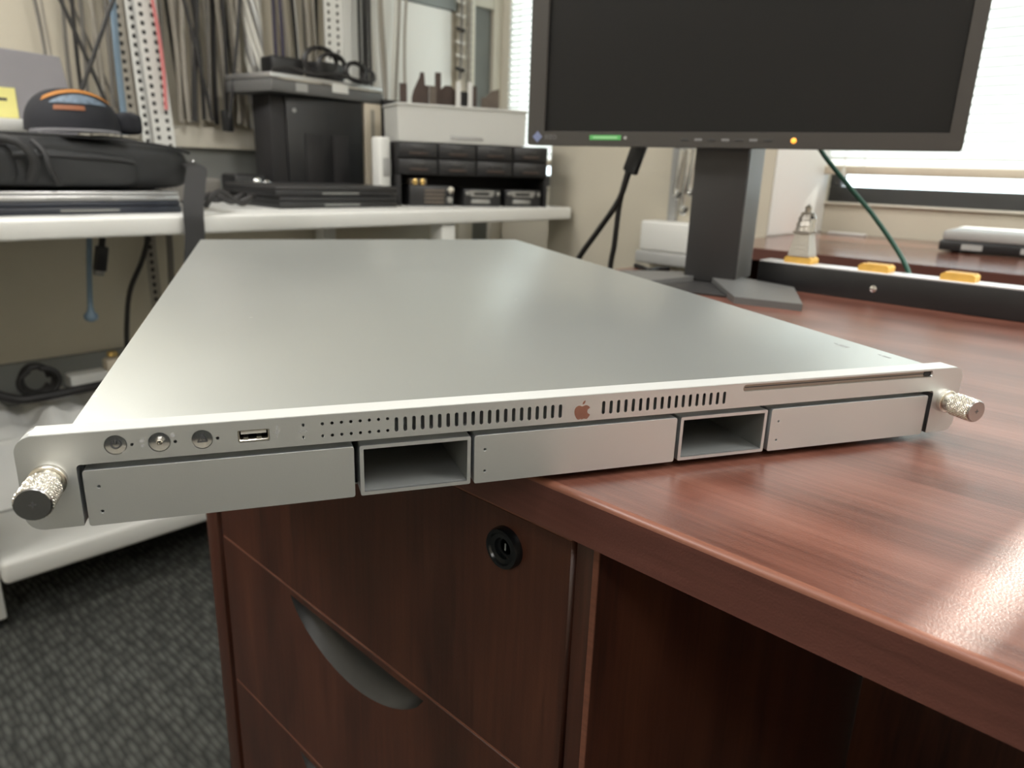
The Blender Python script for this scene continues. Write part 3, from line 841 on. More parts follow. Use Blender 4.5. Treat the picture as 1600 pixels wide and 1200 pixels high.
# cables behind the monitor
def cable_thing(name, pts, r, m, label, cat='cable', group=None, n=8, sub=6):
    o = TUBE(name, pts, r, m, None, n, sub)
    return tag(o, label, cat, group)
c1 = thing('video_cable', 'black cable with a long plug slanting left below the monitor', 'cable', (-.568, .72, 0))
TUBE('sheath', [(.100, .015, .185), (.081, .015, .156), (.063, .015, .106), (.025, .015, .054), (-.012, .015, .006), (-.05, .015, -.06), (-.09, .02, -.25), (-.11, .03, -.5), (-.12, .03, -.728)], .0048, M['cable_k'], c1, n=10)
bm = bmesh.new(); box(bm, -.0125, .0125, -.006, .006, 0, .055, .003)
obj('plug', bm, M['black_plastic'], c1, auto=35).matrix_local = T(.080, .015, .148) @ RY(20)
c2 = cable_thing('power_cable', [(-.495, .757, .192), (-.517, .757, .112), (-.522, .757, .062), (-.524, .757, .030), (-.530, .758, -.01), (-.535, .760, -.12), (-.54, .765, -.40), (-.55, .775, -.728)], .0048, M['cable_k'],
                 'black cable dropping straight down beneath the left of the monitor', n=10)
cable_thing('network_cable', [(-.235, .79, .225), (-.217, .80, .186), (-.173, .80, .141), (-.129, .80, .098), (-.080, .795, .040), (-.070, .79, .0), (-.068, .80, -.10)], .0032, M['cable_gr'], 'dark green cable slanting from the monitor down behind the black bar')

# black bar along the back edge of the desk
br = thing('cable_bar', 'long black bar with white top along the back of the desk', 'bar', (0, .726, 0))
BOX('bar_body', -.252, 1.10, 0, .034, 0, .0350, M['black_plastic'], br, bev=.0015)
BOX('bar_top', -.251, 1.099, .001, .033, .0350, .0372, M['rail'], br, bev=.0008)
LATHE('screw', [(.0045, 0), (.0042, .0012), (.002, .0022), (0, .0023)], M['chrome'], br, n=16, mtx=T(-.095, 0, .0165) @ RX(90))
def block(x, label):
    b = thing('wood_block', label, 'block', (x, .743, .0372), group='yellow blocks on the black bar')
    PLATE('block_body', [fillet([(-.0185, 0), (.0185, 0), (.0185, .0065), (.0150, .0090), (-.0150, .0090), (-.0185, .0065)], .0012, 3)], .026, M['yellow_bl'], b, bev=.0006, mtx=T(0, -.013, 0) @ FACE)
    BOX('groove', -.0165, .0165, -.0012, .0012, .0088, .0093, M['wood_lip'], b)
block(-.199, 'yellow wooden block under the pewter lighthouse figurine')
block(-.101, 'yellow wooden block on the bar, left of the green cable')
block(-.006, 'yellow wooden block on the bar, right of the green cable')
lh = thing('lighthouse_figurine', 'small pewter lighthouse figurine on a yellow block', 'figurine', (-.199, .743, .0465))
bm = bmesh.new(); lathe(bm, [(.0200, 0), (.0195, .003), (.0135, .030), (.0165, .0305), (.0170, .033), (.0120, .0335)], 4, RZ(45)); obj('pedestal', bm, M['pewter'], lh)
bm = bmesh.new(); lathe(bm, [(.0135, .0335), (.0118, .040), (.0132, .0405), (.0100, .048), (.0115, .0485), (.0078, .056), (.0095, .0565), (.0065, .058)], 14); obj('tower', bm, M['pewter'], lh, auto=40)
bm = bmesh.new(); lathe(bm, [(.0042, .058), (.0042, .0635), (.0052, .064), (.0, .069)], 10); obj('lantern', bm, M['pewter'], lh, auto=40)
bm = bmesh.new(); lathe(bm, [(.0045, .0335), (.0042, .050), (.0052, .0505), (.0, .060)], 10, T(.0095, -.004, 0)); obj('side_turret', bm, M['chrome'], lh, auto=40)

# second desk by the window, with a dark device
d2 = thing('window_desk', 'cherry desk under the window, reflecting the pale sky', 'desk', (0, 0, 0))
BOX('desk_top', -.640, 1.60, 1.262, 1.934, -TH, 0, M['wood_gloss'], d2)
BOX('edge_band', -.640, 1.60, 1.258, 1.262, -TH, -.001, M['wood_e'], d2)
for xx in (-.62, 1.56): BOX('end_panel', xx, xx + .025, 1.28, 1.93, FLOOR, -TH, M['wood_z'], d2)
BOX('modesty_panel', -.59, 1.56, 1.75, 1.768, FLOOR + .15, -TH, M['wood_z'], d2)
dv = thing('docking_station', 'dark flat device with grey top on the window desk', 'device', (-.245, 1.60, 0), R(4))
BOX('case', 0, .36, 0, .24, .004, .026, M['black_plastic'], dv, bev=.004)
BOX('top_cover', .004, .356, .002, .238, .026, .048, M['grey_pl'], dv, bev=.006)
for k in range(3): BOX('vent_insert', .045 + k * .11, .085 + k * .11, -.0012, .002, .008, .020, M['grey_pl'], dv)
for k in range(4): LATHE('foot', [(.008, 0), (.008, .0045)], M['rubber'], dv, n=12, mtx=T(.03 + .30 * (k % 2), .03 + .18 * (k // 2), 0))
tag(BOX('paper_strip', -.600, -.50, 1.880, 1.905, 0.0002, .006, M['white_pl'], None, bev=.002), 'short white strip at the back corner of the window desk', 'strip')

# white box with conduit and chrome clips on the pier
wbx = thing('wall_box', 'white box with grey conduit and chrome clips mounted on the wall pier', 'box', (-.925, 1.60, -.10))
BOX('box_upper', -.070, .085, -.075, 0, .036, .120, M['white_pl'], wbx, bev=.008, seg=3)
BOX('box_lower', -.078, .090, -.080, 0, 0, .036, M['grey_pl'], wbx, bev=.006, seg=3)
BOX('conduit', -.020, .004, -.020, 0, .118, 1.2, M['grey_pl'], wbx, bev=.004)
def hookpts(x, l): return [(x, -.05, .118 + .2), (x + .004, -.055, .118 + .19), (x - .006, -.056, .118 + .19 - l), (x, -.056, .118 + .17 - l), (x + .010, -.056, .118 + .185 - l)]
for x, l, r in ((.030, .10, .008), (.055, .14, .008), (.072, .09, .007)):
    TUBE('chrome_clip', hookpts(x, l), r, M['chrome'], wbx, n=10)
BOX('clip_bracket', .015, .085, -.062, 0, .312, .322, M['chrome'], wbx, bev=.002)
cable_thing('short_lead', [(-.465, .738, .0042), (-.43, .715, .0042), (-.418, .705, .0042), (-.420, .730, .0042), (-.41, .750, .0042)], .004, M['cable_k'], 'short black lead lying on the desk left of the monitor stand')

# ------------------------------------------------------------------ bench along the left wall
BT = .037
bn = thing('work_bench', 'long white laminate bench along the left wall', 'bench', (-1.3, 0, FLOOR))
BOX('bench_top', -.698, 0, -1.3, 1.585, Z(0.0), Z(BT), M['white_lam'], bn, bev=.006, seg=3)
BOX('lower_shelf', -.66, 0, -.040, 1.05, Z(-.640), Z(-.592), M['white_lam'], bn, bev=.010, seg=3)
for vv_ in (-.092, 1.055):
    for uu in (-.065, -.66): BOX('leg', uu, uu + .05, vv_, vv_ + .05, .02, Z(0), M['white_pl'], bn, bev=.004)
for vv_ in (-.067, 1.08):
    for uu in (-.04, -.635): LATHE('foot', [(.018, 0), (.020, .004), (.012, .012), (.010, .03)], M['rubber'], bn, n=16, mtx=T(uu, vv_, 0))
# wall-mounted ledge and a dark sheet painting the shade below it
lg = tag(BOX('cable_ledge', U0, -1.955, .20, 1.02, .178, .236, M['trim'], None, bev=.004), 'beige ledge on the wall behind the hanging cables', 'ledge')
struct(BOX('trim_4', U0, -1.985, -1.2, 1.10, BT, .178, M['base']))
# whiteboard and grey panel
tag(BOX('whiteboard', U0, -1.978, 1.20, 1.668, BT + .05, .690, M['board'], None, bev=.004), 'plain white board on the wall between the cables and dark panel', 'board')
tag(BOX('wall_panel', U0, -1.975, 1.20, 1.690, .692, 1.05, M['greyboard'], None, bev=.004), 'grey green panel on the wall above the white board', 'panel')
# hook rail above the frame
hr = thing('hook_rail', 'wall rail holding the hanging cables, above the frame', 'rail', (U0, .2, .90))
BOX('rail_bar', 0, .02, -.4, 1.30, 0, .06, M['trim'], hr, bev=.003)
for k in range(16): TUBE('hook', [(.018, -.30 + k * .1, .03), (.05, -.30 + k * .1, .025), (.09, -.30 + k * .1, .022), (.10, -.30 + k * .1, .05)], .004, M['chrome'], hr, n=6)

def hang(v, z_end, mname, label, group, r=.0042, sway=.012, u=-1.945, drift=0.0, curl=False, plug=None):
    pts = []
    top = .925
    n = 7
    ph = random.random() * 6
    for k in range(n + 1):
        t = k / n
        zz = top + (z_end - top) * t
        pts.append((u + .007 * math.sin(ph + 3 * t), v + drift * t + sway * math.sin(ph * 1.7 + 5.0 * t) * min(1, t * 3), zz))
    if curl: pts += [(u + .02, pts[-1][1] + .012, z_end - .012), (u + .03, pts[-1][1] + .028, z_end + .012), (u + .02, pts[-1][1] + .03, z_end + .07)]
    if plug is None:
        o = TUBE('hanging_cable', pts, r, M[mname], None, n=6, sub=4)
        return tag(o, label, 'cable', group)
    o = thing('hanging_cable', label, 'cable', (u, v, z_end), 0, group)
    TUBE('sheath', [(p[0] - u, p[1] - v, p[2] - z_end) for p in pts], r, M[mname], o, n=6, sub=4)
    e = pts[-1]
    BOX('plug', -.010, .010, -.014, .014, -.05, .006, M['black_plastic'], o, bev=.003, mtx=T(e[0] - u, e[1] - v, 0))
    return o
def crossing(v0, v1, z1, mname, label, group, r=.005, u=-1.935):
    o = TUBE('hanging_cable', [(u, v0, .925), (u, v0 + (v1 - v0) * .25, .70), (u + .01, v0 + (v1 - v0) * .6, .48), (u + .01, v1, z1)], r, M[mname], None, n=6, sub=5)
    return tag(o, label, 'cable', group)
gA = 'cables hanging left of the white strips'
lA = 'thin dark cable hanging left of the white strips'
hang(.318, .30, 'cable_g', 'thin dark cable hanging far left above the purplish grey slab', gA)
hang(.345, .29, 'cable_t', 'thin tan cable hanging above the purplish grey slab', gA)
for q, (v, ze, c) in enumerate(((.386, .20, 'cable_g'), (.402, .22, 'cable_k'), (.418, .20, 'cable_g'), (.440, .21, 'cable_t'), (.452, .205, 'cable_t'), (.468, .20, 'cable_g'))):
    hang(v, ze, c, lA, gA, r=.0048, u=-1.955 + .022 * (q % 2), sway=.009)
crossing(.24, .455, .22, 'cable_k', 'black cable crossing diagonally down to the right behind the cap', gA, u=-1.905)
crossing(.62, .33, .22, 'cable_k', 'black cable crossing diagonally down to the left behind the cap', gA, u=-1.842)
crossing(.30, .50, .242, 'cable_g', 'dark grey cable slanting down right of the purplish slab', gA, u=-1.988, r=.004)
hang(.462, .20, 'cable_b', 'thick steel blue cable hanging beside the white strips', gA, r=.008, u=-1.862, drift=.008, sway=.006)
gB = 'cables hanging above the beige ledge'
lB = 'thin dark cable hanging above the beige ledge'
lB2 = 'thin tan grey cable hanging above the beige ledge'
for k in range(22):
    v = .605 + k * .0108 + random.uniform(-.004, .004)
    c = ['cable_t', 'cable_g', 'cable_t', 'cable_k', 'cable_t'][k % 5]
    hang(v, random.uniform(.242, .262), c, {'cable_t': lB2, 'cable_g': 'mid grey cable hanging above the beige ledge', 'cable_k': lB}[c], gB, r=random.choice((.004, .0055, .0068)), sway=.010, u=-1.958 + .021 * (k % 3))
hang(.752, .275, 'cable_k', 'black cable with a square plug hanging above the beige ledge', gB, r=.0055, u=-1.890, plug=True)
hang(.672, .245, 'cable_k', 'thick black cable hanging just right of the white strips', gB, r=.0075, u=-1.885, sway=.02)
crossing(.60, .70, .25, 'cable_k', 'black cable slanting across the cables above the ledge', gB, u=-1.885)
crossing(.84, .74, .26, 'cable_k', 'black cable slanting left across the cables above the ledge', gB, u=-1.865)
gC = 'cables hanging behind the tower'
for k in range(9):
    v = .985 + k * .018
    c = ['cable_t', 'cable_k', 'cable_w', 'cable_t', 'cable_g'][k % 5]
    hang(v, random.uniform(.30, .42), c, {'cable_t': 'tan grey cable hanging behind the silver laptop', 'cable_k': 'black cable hanging behind the silver laptop', 'cable_w': 'white cable hanging behind the silver laptop', 'cable_g': 'mid grey cable hanging behind the silver laptop'}[c], gC, r=.0058, sway=.008, u=-1.96 + .024 * (k % 2))
for v in (.925, .940):
    hang(v, .36, 'cable_p', 'dark violet cable hanging right of the silver bundle', 'dark violet cables beside the silver bundle', r=.0065, u=-1.91, sway=.002)
for v in (1.235, 1.25, 1.262, 1.275):
    hang(v, .30, 'cable_k', 'black cable hanging behind the right end of the silver laptop', gC, r=.0050, sway=.003, u=-1.93)
gD = 'pale cables hanging in front of the white board'
for k, v in enumerate((1.30, 1.325, 1.345, 1.372, 1.40, 1.425)):
    hang(v, random.uniform(.12, .22), 'cable_t' if k % 3 else 'cable_w', 'pale grey cable hanging in front of the white board' if k % 3 else 'white cable hanging in front of the white board', gD, r=.0055, sway=.012, u=-1.955 + .022 * (k % 2))

# silver crinkled cable bundle
sb = thing('cable_bundle', 'shiny silver crinkled cable bundle hanging left of the violet cables', 'cable bundle', (-1.93, .865, .24))
for k in range(7):
    a = 2 * PI * k / 7
    pts = [(.014 * math.cos(a + .9 * j) + random.uniform(-.004, .004), .022 * math.sin(a + .9 * j), .685 - .685 * j / 11) for j in range(12)]
    TUBE('strand', pts, .0085, M['silver'] if k % 2 else M['cable_w'], sb, n=7, sub=4)

# white perforated strips
def strip(v0, z_end, w, cols, label, u=-1.94, lean=0.0, mname='white_pl'):
    L = .93 - z_end
    s = thing('perforated_strip', label, 'strip', (u, v0, z_end), 0, 'white perforated strips hanging on the wall')
    loops = [rrect(0, w, 0, L, .006, 3)]
    n = int((L - .02) / .0215)
    for k in range(n):
        for c in range(cols):
            cx = w * (c + .5) / cols
            loops.append(rrect(cx - .0052, cx + .0052, .012 + k * .0215, .012 + k * .0215 + .0105, .002, 2))
    m4 = Matrix(((0, 0, 1, 0), (1, 0, 0, 0), (0, 1, 0, 0), (0, 0, 0, 1))) @ RZ(lean)
    PLATE('strip_face', loops, .006, M[mname], s, mtx=m4)
    bm = bmesh.new(); box(bm, .002, w - .002, .003, L - .003, -.004, -.0005)
    bmesh.ops.transform(bm, matrix=m4, verts=bm.verts[:]); obj('strip_backing', bm, M['black_plastic'], s)
strip(.500, .195, .027, 1, 'narrow greyish perforated strip, leftmost of the hanging white strips', u=-1.95, lean=1.5, mname='cable_t')
strip(.530, .172, .024, 1, 'narrow white perforated strip beside the blue cable', u=-1.935, lean=1.5)
strip(.552, .160, .055, 2, 'wide white perforated strip with the red cable over it', u=-1.915, lean=2.6)
strip(1.085, .40, .062, 2, 'white perforated strip hanging above the coiled black cables', u=-1.905)
hang(.545, .27, 'cable_r', 'red cable running down the wide white perforated strip', 'red cable on the strips', r=.0050, u=-1.880, sway=.014, drift=.030)

# bead-like cord near the corner
bd = thing('coiled_cord', 'grey coiled cord hanging beside the dark framed panel', 'cord', (-1.955, 1.690, .46))
TUBE('core', [(0, 0, 0), (.004, .002, .2), (0, 0, .5)], .005, M['cable_g'], bd, n=6)
for k in range(10):
    bm = bmesh.new()
    tube(bm, [(.012 * math.cos(a), .014 * math.sin(a), .028 + k * .045 + .012 * math.sin(a * .5)) for a in [2 * PI * j / 10 for j in range(10)]], .0055, 6, 2)
    obj('coil', bm, M['cable_w'] if k % 3 else M['cable_k'], bd, smooth=True)
bd2 = thing('coiled_cord', 'pale ribbed cord hanging right of the grey coiled cord', 'cord', (-1.955, 1.735, .40))
TUBE('core', [(0, 0, 0), (0, 0, .55)], lambda t: .010 + .003 * math.sin(t * 120), M['cable_t'], bd2, n=8, sub=1, smooth=False) if False else None
bm = bmesh.new(); lathe(bm, [((.011 if k % 2 else .008), k * .012) for k in range(46)], 10); obj('ribbed_core', bm, M['cable_t'], bd2, smooth=True)

# grey slab with note, leaning behind the bag
gs = thing('grey_slab', 'purplish grey flat slab standing behind the black bag', 'panel', (-1.80, 0, BT))
PLATE('slab_face', [[(-.10, 0), (.345, 0), (.330, .24), (.318, .325), (-.10, .345)]], .014, M['grey_slab'], gs, bev=.002, mtx=Matrix(((0, 0, -1, 0), (1, 0, 0, 0), (0, 1, 0, 0), (0, 0, 0, 1))))
sn = thing('sticky_note', 'yellow sticky note at the left edge on the grey slab', 'note', (-1.799, .17, .222))
BOX('paper', 0, .0016, 0, .048, 0, .064, M['yellow_note'], sn)
BOX('handwriting', .0016, .0020, .012, .030, .036, .042, M['note_ink'], sn)
wbk = thing('paper_box', 'white box standing between the grey slab and the black bag', 'box', (-1.735, .05, BT))
BOX('carton', -.055, 0, 0, .190, 0, .180, M['white_pl'], wbk, bev=.003)
BOX('carton_lid', -.057, .002, -.002, .192, .155, .182, M['white_pl'], wbk, bev=.003)

# laptops under the bag
def laptop(x, v0, v1, zb, h, m1, m2, label, group, depth=.25, rz=0):
    l = thing('laptop', label, 'laptop', (x, v0, zb), rz, group)
    w = v1 - v0
    BOX('base', -depth, 0, 0, w, 0, h * .58, m1, l, bev=.003)
    BOX('lid', -depth, -.001, .001, w - .001, h * .60, h, m2, l, bev=.003)
    BOX('hinge', -depth - .004, -depth + .006, w * .2, w * .8, h * .4, h * .75, M['black_plastic'], l, bev=.002)
    BOX('port_strip', -.0004, .0006, w * .35, w * .65, h * .22, h * .38, M['connector'], l)
    return l
laptop(-1.395, .045, .397, BT, .024, M['navy'], M['navy'], 'closed navy laptop at the bottom of the stack under the bag', 'laptops stacked under the bag')
laptop(-1.402, .015, .398, BT + .0245, .019, M['silver'], M['silver'], 'closed silver laptop between the navy laptop and the black bag', 'laptops stacked under the bag')

# black shoulder bag
bg_ = thing('shoulder_bag', 'black nylon laptop bag lying on the stacked laptops with strap hanging', 'bag', (-1.42, .05, BT + .044))
def soft_box(name, x0, x1, y0, y1, z0_, z1_, m, parent, puff=.012, n=10, rad=.03):
    bm = bmesh.new()
    bmesh.ops.create_cube(bm, size=1)
    bmesh.ops.subdivide_edges(bm, edges=bm.edges[:], cuts=n, use_grid_fill=True)
    for v in bm.verts:
        p = v.co * 2
        q = Vector([math.copysign(abs(c) ** .85, c) for c in p])
        k = max(abs(p.x), abs(p.y), abs(p.z))
        # round the corners
        s = Vector((p.x, p.y, p.z))
        l = (abs(s.x) ** 7 + abs(s.y) ** 7 + abs(s.z) ** 5) ** (1 / 6.5)
        s = s / l
        w = puff * (math.sin(p.y * 4.1 + p.x * 2) * .35 + math.sin(p.x * 5.3 + 1.2) * .3 + math.sin(p.y * 9 + p.z * 3) * .2)
        X_ = (x0 + x1) / 2 + s.x * (x1 - x0) / 2; Y_ = (y0 + y1) / 2 + s.y * (y1 - y0) / 2; Z_ = (z0_ + z1_) / 2 + s.z * (z1_ - z0_) / 2
        if p.z > .2: Z_ += w
        if p.x > .5: X_ += w * .8
        v.co = (X_, Y_, Z_)
    return obj(name, bm, m, parent, smooth=True)
soft_box('bag_body', -.295, .0, -.12, .400, .0, .100, M['bag'], bg_)
soft_box('front_pocket', -.10, .030, -.02, .275, .008, .074, M['bag'], bg_, puff=.008)
soft_box('side_pouch', -.05, .045, -.14, .06, .010, .088, M['bag'], bg_, puff=.016)
TUBE('piping', [(.012, -.10, .094), (.010, .05, .101), (.008, .20, .100), (.004, .33, .090), (-.02, .392, .078)], .0035, M['bag_trim'], bg_, n=6)
TUBE('zipper', [(.034, .00, .060), (.036, .10, .064), (.035, .20, .062), (.030, .262, .056)], .0025, M['bag_trim'], bg_, n=6)
TUBE('carry_handle', [(.03, .075, .02), (.055, .080, .055), (.050, .060, .085), (.03, .02, .09), (.02, -.04, .075)], .0085, M['bag_trim'], bg_, n=8)
TUBE('carry_handle', [(.035, .12, .012), (.052, .105, .04), (.045, .10, .07), (.02, .09, .09)], .005, M['bag_trim'], bg_, n=8)
def ribbon(name, pts, w, th, m, parent, wdir=(0, 1, 0)):
    P = spline(pts, 6); bm = bmesh.new(); D = Vector(wdir)
    rings = []
    for i, p in enumerate(P):
        t = (P[min(i + 1, len(P) - 1)] - P[max(i - 1, 0)]).normalized()
        d = (D - t * D.dot(t)).normalized(); n_ = t.cross(d)
        rings.append([bm.verts.new(p + d * (sx * w / 2) + n_ * (sy * th / 2)) for sx, sy in ((-1, -1), (1, -1), (1, 1), (-1, 1))])
    for a, b in zip(rings, rings[1:]):
        for k in range(4): bm.faces.new((a[k], a[(k + 1) % 4], b[(k + 1) % 4], b[k]))
    bm.faces.new(rings[0]); bm.faces.new(list(reversed(rings[-1])))
    return obj(name, bm, m, parent, auto=40)
ribbon('strap', [(-.06, .375, .06), (.01, .39, .050), (.075, .360, .022), (.128, .328, -.030), (.138, .322, -.085), (.140, .312, -.15), (.138, .296, -.23), (.13, .28, -.34), (.12, .268, -.42)], .040, .003, M['bag_trim'], bg_)
for vv_, zz in ((.395, .060), (.402, .020)):
    LATHE('rivet', [(.006, 0), (.006, .002), (.003, .003), (0, .003)], M['chrome'], bg_, n=14, mtx=T(-.012, vv_, zz) @ RX(-90) @ RY(20))

# navy cap with an embroidered arc
cp_ = thing('baseball_cap', 'dark navy baseball cap with orange embroidery on the black bag', 'cap', (-1.565, .258, BT + .157), R(-8))
cp_.scale = (1.06, 1.06, .84)
bm = bmesh.new()
nU, nV = 32, 12
rows = []
for j in range(nV + 1):
    t = j / nV
    for_ = []
    ph = t * PI / 2
    for k in range(nU):
        a = 2 * PI * k / nU
        fr_ = 1.0 + .06 * math.cos(a)          # front taller
        rx, ry = .098, .083
        x_ = rx * math.cos(a) * math.cos(ph) ** .75; y_ = ry * math.sin(a) * math.cos(ph) ** .75
        z_ = .098 * (math.sin(ph) ** .9) * (1.0 + .10 * math.cos(a) * math.cos(ph))
        for_.append(bm.verts.new((x_, y_, z_)) if j < nV else None)
    if j == nV: rows.append([bm.verts.new((0, 0, .098))])
    else: rows.append(for_)
for a, b in zip(rows, rows[1:]):
    for k in range(nU):
        if len(b) == 1: bm.faces.new((a[k], a[(k + 1) % nU], b[0]))
        else: bm.faces.new((a[k], a[(k + 1) % nU], b[(k + 1) % nU], b[k]))
crown = obj('crown', bm, M['cap'], cp_, smooth=True)
def capsurf(a, t, off=.0012):
    ph = t * PI / 2
    return Vector(((.098 + off) * math.cos(a) * math.cos(ph) ** .75, (.083 + off) * math.sin(a) * math.cos(ph) ** .75, (.098 + off) * (math.sin(ph) ** .9) * (1 + .10 * math.cos(a) * math.cos(ph))))
def patch(name, a0, a1, t0f, t1f, m, parent, n=18):
    bm = bmesh.new(); rows = []
    for i in range(n + 1):
        s = i / n; a = R(a0 + (a1 - a0) * s)
        lo, hi = t0f(s), t1f(s)
        rows.append([bm.verts.new(capsurf(a, lo + (hi - lo) * q / 3)) for q in range(4)])
    for a, b in zip(rows, rows[1:]):
        for q in range(3): bm.faces.new((a[q], a[q + 1], b[q + 1], b[q]))
    return obj(name, bm, m, parent, smooth=True)
arc = lambda s: 1 - (2 * s - 1) ** 2
patch('orange_arc', -50, 62, lambda s: .40 + .20 * arc(s), lambda s: .50 + .22 * arc(s), M['orange_th'], cp_)
patch('ship_patch', -36, 44, lambda s: .36, lambda s: .38 + .16 * arc(s), M['blue_th'], cp_)
patch('rust_line', -30, 8, lambda s: .25, lambda s: .32, M['red_th'], cp_)
bm = bmesh.new()
rows = []
for i in range(17):
    a = R(-82 + 164 * i / 16)
    rin = Vector((.094 * math.cos(a), .080 * math.sin(a)))
    ext = .070 * max(0, math.cos(a)) ** .6
    ro = rin + Vector((ext, 0)) * 1.0
    rows.append([bm.verts.new((rin.x, rin.y, .002)), bm.verts.new(((rin.x + ro.x) / 2, ro.y * .99, .004 - .003 * (2 * i / 16 - 1) ** 2)), bm.verts.new((ro.x, ro.y * .98, -.001 - .004 * (2 * i / 16 - 1) ** 2)), bm.verts.new((ro.x, ro.y * .98, -.005 - .004 * (2 * i / 16 - 1) ** 2)), bm.verts.new((rin.x, rin.y, -.003))])
for a, b in zip(rows, rows[1:]):
    for q in range(4): bm.faces.new((a[q], a[q + 1], b[q + 1], b[q]))
obj('brim', bm, M['cap_edge'], cp_, auto=50)
LATHE('top_button', [(.007, 0), (.006, .004), (0, .005)], M['cap'], cp_, n=12, mtx=T(0, 0, .096))
soft_box('back_flap', -.06, .02, .07, .125, .0, .052, M['cap'], cp_, puff=.006, n=6)

# clutter behind the bag
ad = thing('power_brick', 'grey brown adapter block below the beige ledge', 'adapter', (-1.745, .52, BT))
BOX('brick', -.10, 0, 0, .13, 0, .062, M['cable_g'], ad, bev=.008, seg=3); TUBE('lead', [(-.05, .13, .03), (-.04, .145, .015), (-.01, .155, .006), (.015, .145, .0055)], .005, M['cable_k'], ad)
ad = thing('power_brick', 'black adapter block left of the tower with shiny barrel plugs', 'adapter', (-1.745, .69, BT))
BOX('brick', -.09, 0, 0, .09, 0, .075, M['black_plastic'], ad, bev=.008, seg=3)
for k in (0, 1): LATHE('barrel_plug', [(.010, 0), (.011, .004), (.011, .016), (.005, .020), (0, .02)], M['chrome'], ad, n=14, mtx=T(.0, .055 + .028 * k, .055 - .006 * k) @ RY(90))
BOX('strain_relief', -.05, -.02, .085, .115, .01, .03, M['black_plastic'], ad, bev=.004)
for k, (uu, vv_) in enumerate(((-1.64, .50), (-1.56, .50), (-1.49, .49))):
    cable_thing('loose_cable', [(uu, vv_, BT + .006), (uu - .01, vv_ + .04, BT + .02 + .01 * k), (uu + .015, vv_ + .08, BT + .012), (uu + .005, vv_ + .115, BT + .03), (uu - .015, vv_ + .09, BT + .012)], .006, M['cable_k'],
                ['loose black cable on the bench right of the bag, nearest the wall', 'loose black cable on the bench beside the black laptops', 'loose black cable on the bench touching the bag'][k], group='loose cables beside the bag')

# black laptops in front of the tower
laptop(-1.450, .655, 1.010, BT, .028, M['black_plastic'], M['black_plastic'], 'closed black laptop lying on the bench below another one', 'black laptops before the tower', depth=.27)
laptop(-1.458, .650, 1.018, BT + .0285, .026, M['black_plastic'], M['mon_col'], 'closed black laptop on top, in front of the dark tower', 'black laptops before the tower', depth=.27)

# computer tower with silver laptop
tw = thing('computer_tower', 'upright black computer case carrying a silver laptop and coiled cables', 'computer', (-1.75, .805, BT))
BOX('case', -.10, 0, 0, .305, .006, .290, M['black_matte'], tw, bev=.004)
BOX('front_panel', 0, .008, .045, .300, .010, .286, M['black_plastic'], tw, bev=.003)
for k in range(2): BOX('bay_cover', .008, .012, .10 + k * .09, .155 + k * .09, .03, .19, M['black_matte'], tw, bev=.002)
for k in range(2):
    for j in range(2): LATHE('foot', [(.012, 0), (.012, .007)], M['rubber'], tw, n=12, mtx=T(-.02 - .06 * k, .03 + .24 * j, 0))
LATHE('power_button', [(.006, 0), (.006, .002), (0, .003)], M['grey_pl'], tw, n=14, mtx=T(.008, .07, .25) @ RY(90))
lp = thing('laptop', 'thick silver and grey laptop on the black tower', 'laptop', (-1.69, .80, BT + .2905), R(9))
BOX('base', -.20, 0, -.02, .395, 0, .032, M['mon_base'], lp, bev=.004)
BOX('lid', -.20, -.001, -.02, .395, .033, .048, M['silver'], lp, bev=.004)
BOX('chrome_strip', -.0005, .0012, .0, .39, .0325, .0365, M['chrome'], lp)
BOX('white_label', -.0002, .0016, .19, .25, .016, .040, M['white_pl'], lp)
BOX('port_block', -.0002, .0012, .06, .10, .006, .028, M['grey_pl'], lp)
# black adapters and coils on the laptop
lz = BT + .290 + .0485
for k, (uu, vv_, w, h) in enumerate(((-1.805, .840, .10, .055), (-1.835, 1.005, .10, .062))):
    a = thing('power_brick', ['black power adapter at the left on the silver laptop', 'black power adapter under the black coils on the silver laptop'][k], 'adapter', (uu, vv_, lz), R(10 * k), 'adapters on the silver laptop')
    BOX('brick', -.05, .02, 0, w, 0, h, M['black_plastic'], a, bev=.008, seg=3)
    TUBE('lead', [(-.01, w, .02), (.01, w + .03, .03), (.03, w + .05, .01), (.04, w + .02, .005)], .0045, M['cable_k'], a)
for k, (uu, vv_, rad) in enumerate(((-1.774, .985, .056), (-1.755, 1.01, .046), (-1.735, 1.075, .034))):
    pts = []
    for j in range(26):
        a = 2 * PI * j / 11
        pts.append((uu + .010 * j / 26, vv_ + rad * math.cos(a) * (1 - .1 * j / 26), lz + rad * .75 + .006 + rad * .72 * math.sin(a)))
    cable_thing('cable_coil', pts, .0060, M['cable_k'], ['large black cable coil standing on the silver laptop', 'medium black cable coil leaning on the adapter on the silver laptop', 'small black cable coil at the right on the silver laptop'][k], group='black cable coils on the laptop', sub=3, n=6)
cable_thing('loose_cable', [(-1.72, .80, lz + .006), (-1.73, .86, lz + .018), (-1.715, .93, lz + .008), (-1.72, 1.01, lz + .016), (-1.71, 1.08, lz + .006), (-1.72, 1.13, lz + .012), (-1.74, 1.145, lz + .035), (-1.76, 1.13, lz + .05)], .005, M['cable_k'], 'black cable strung along the front of the silver laptop')
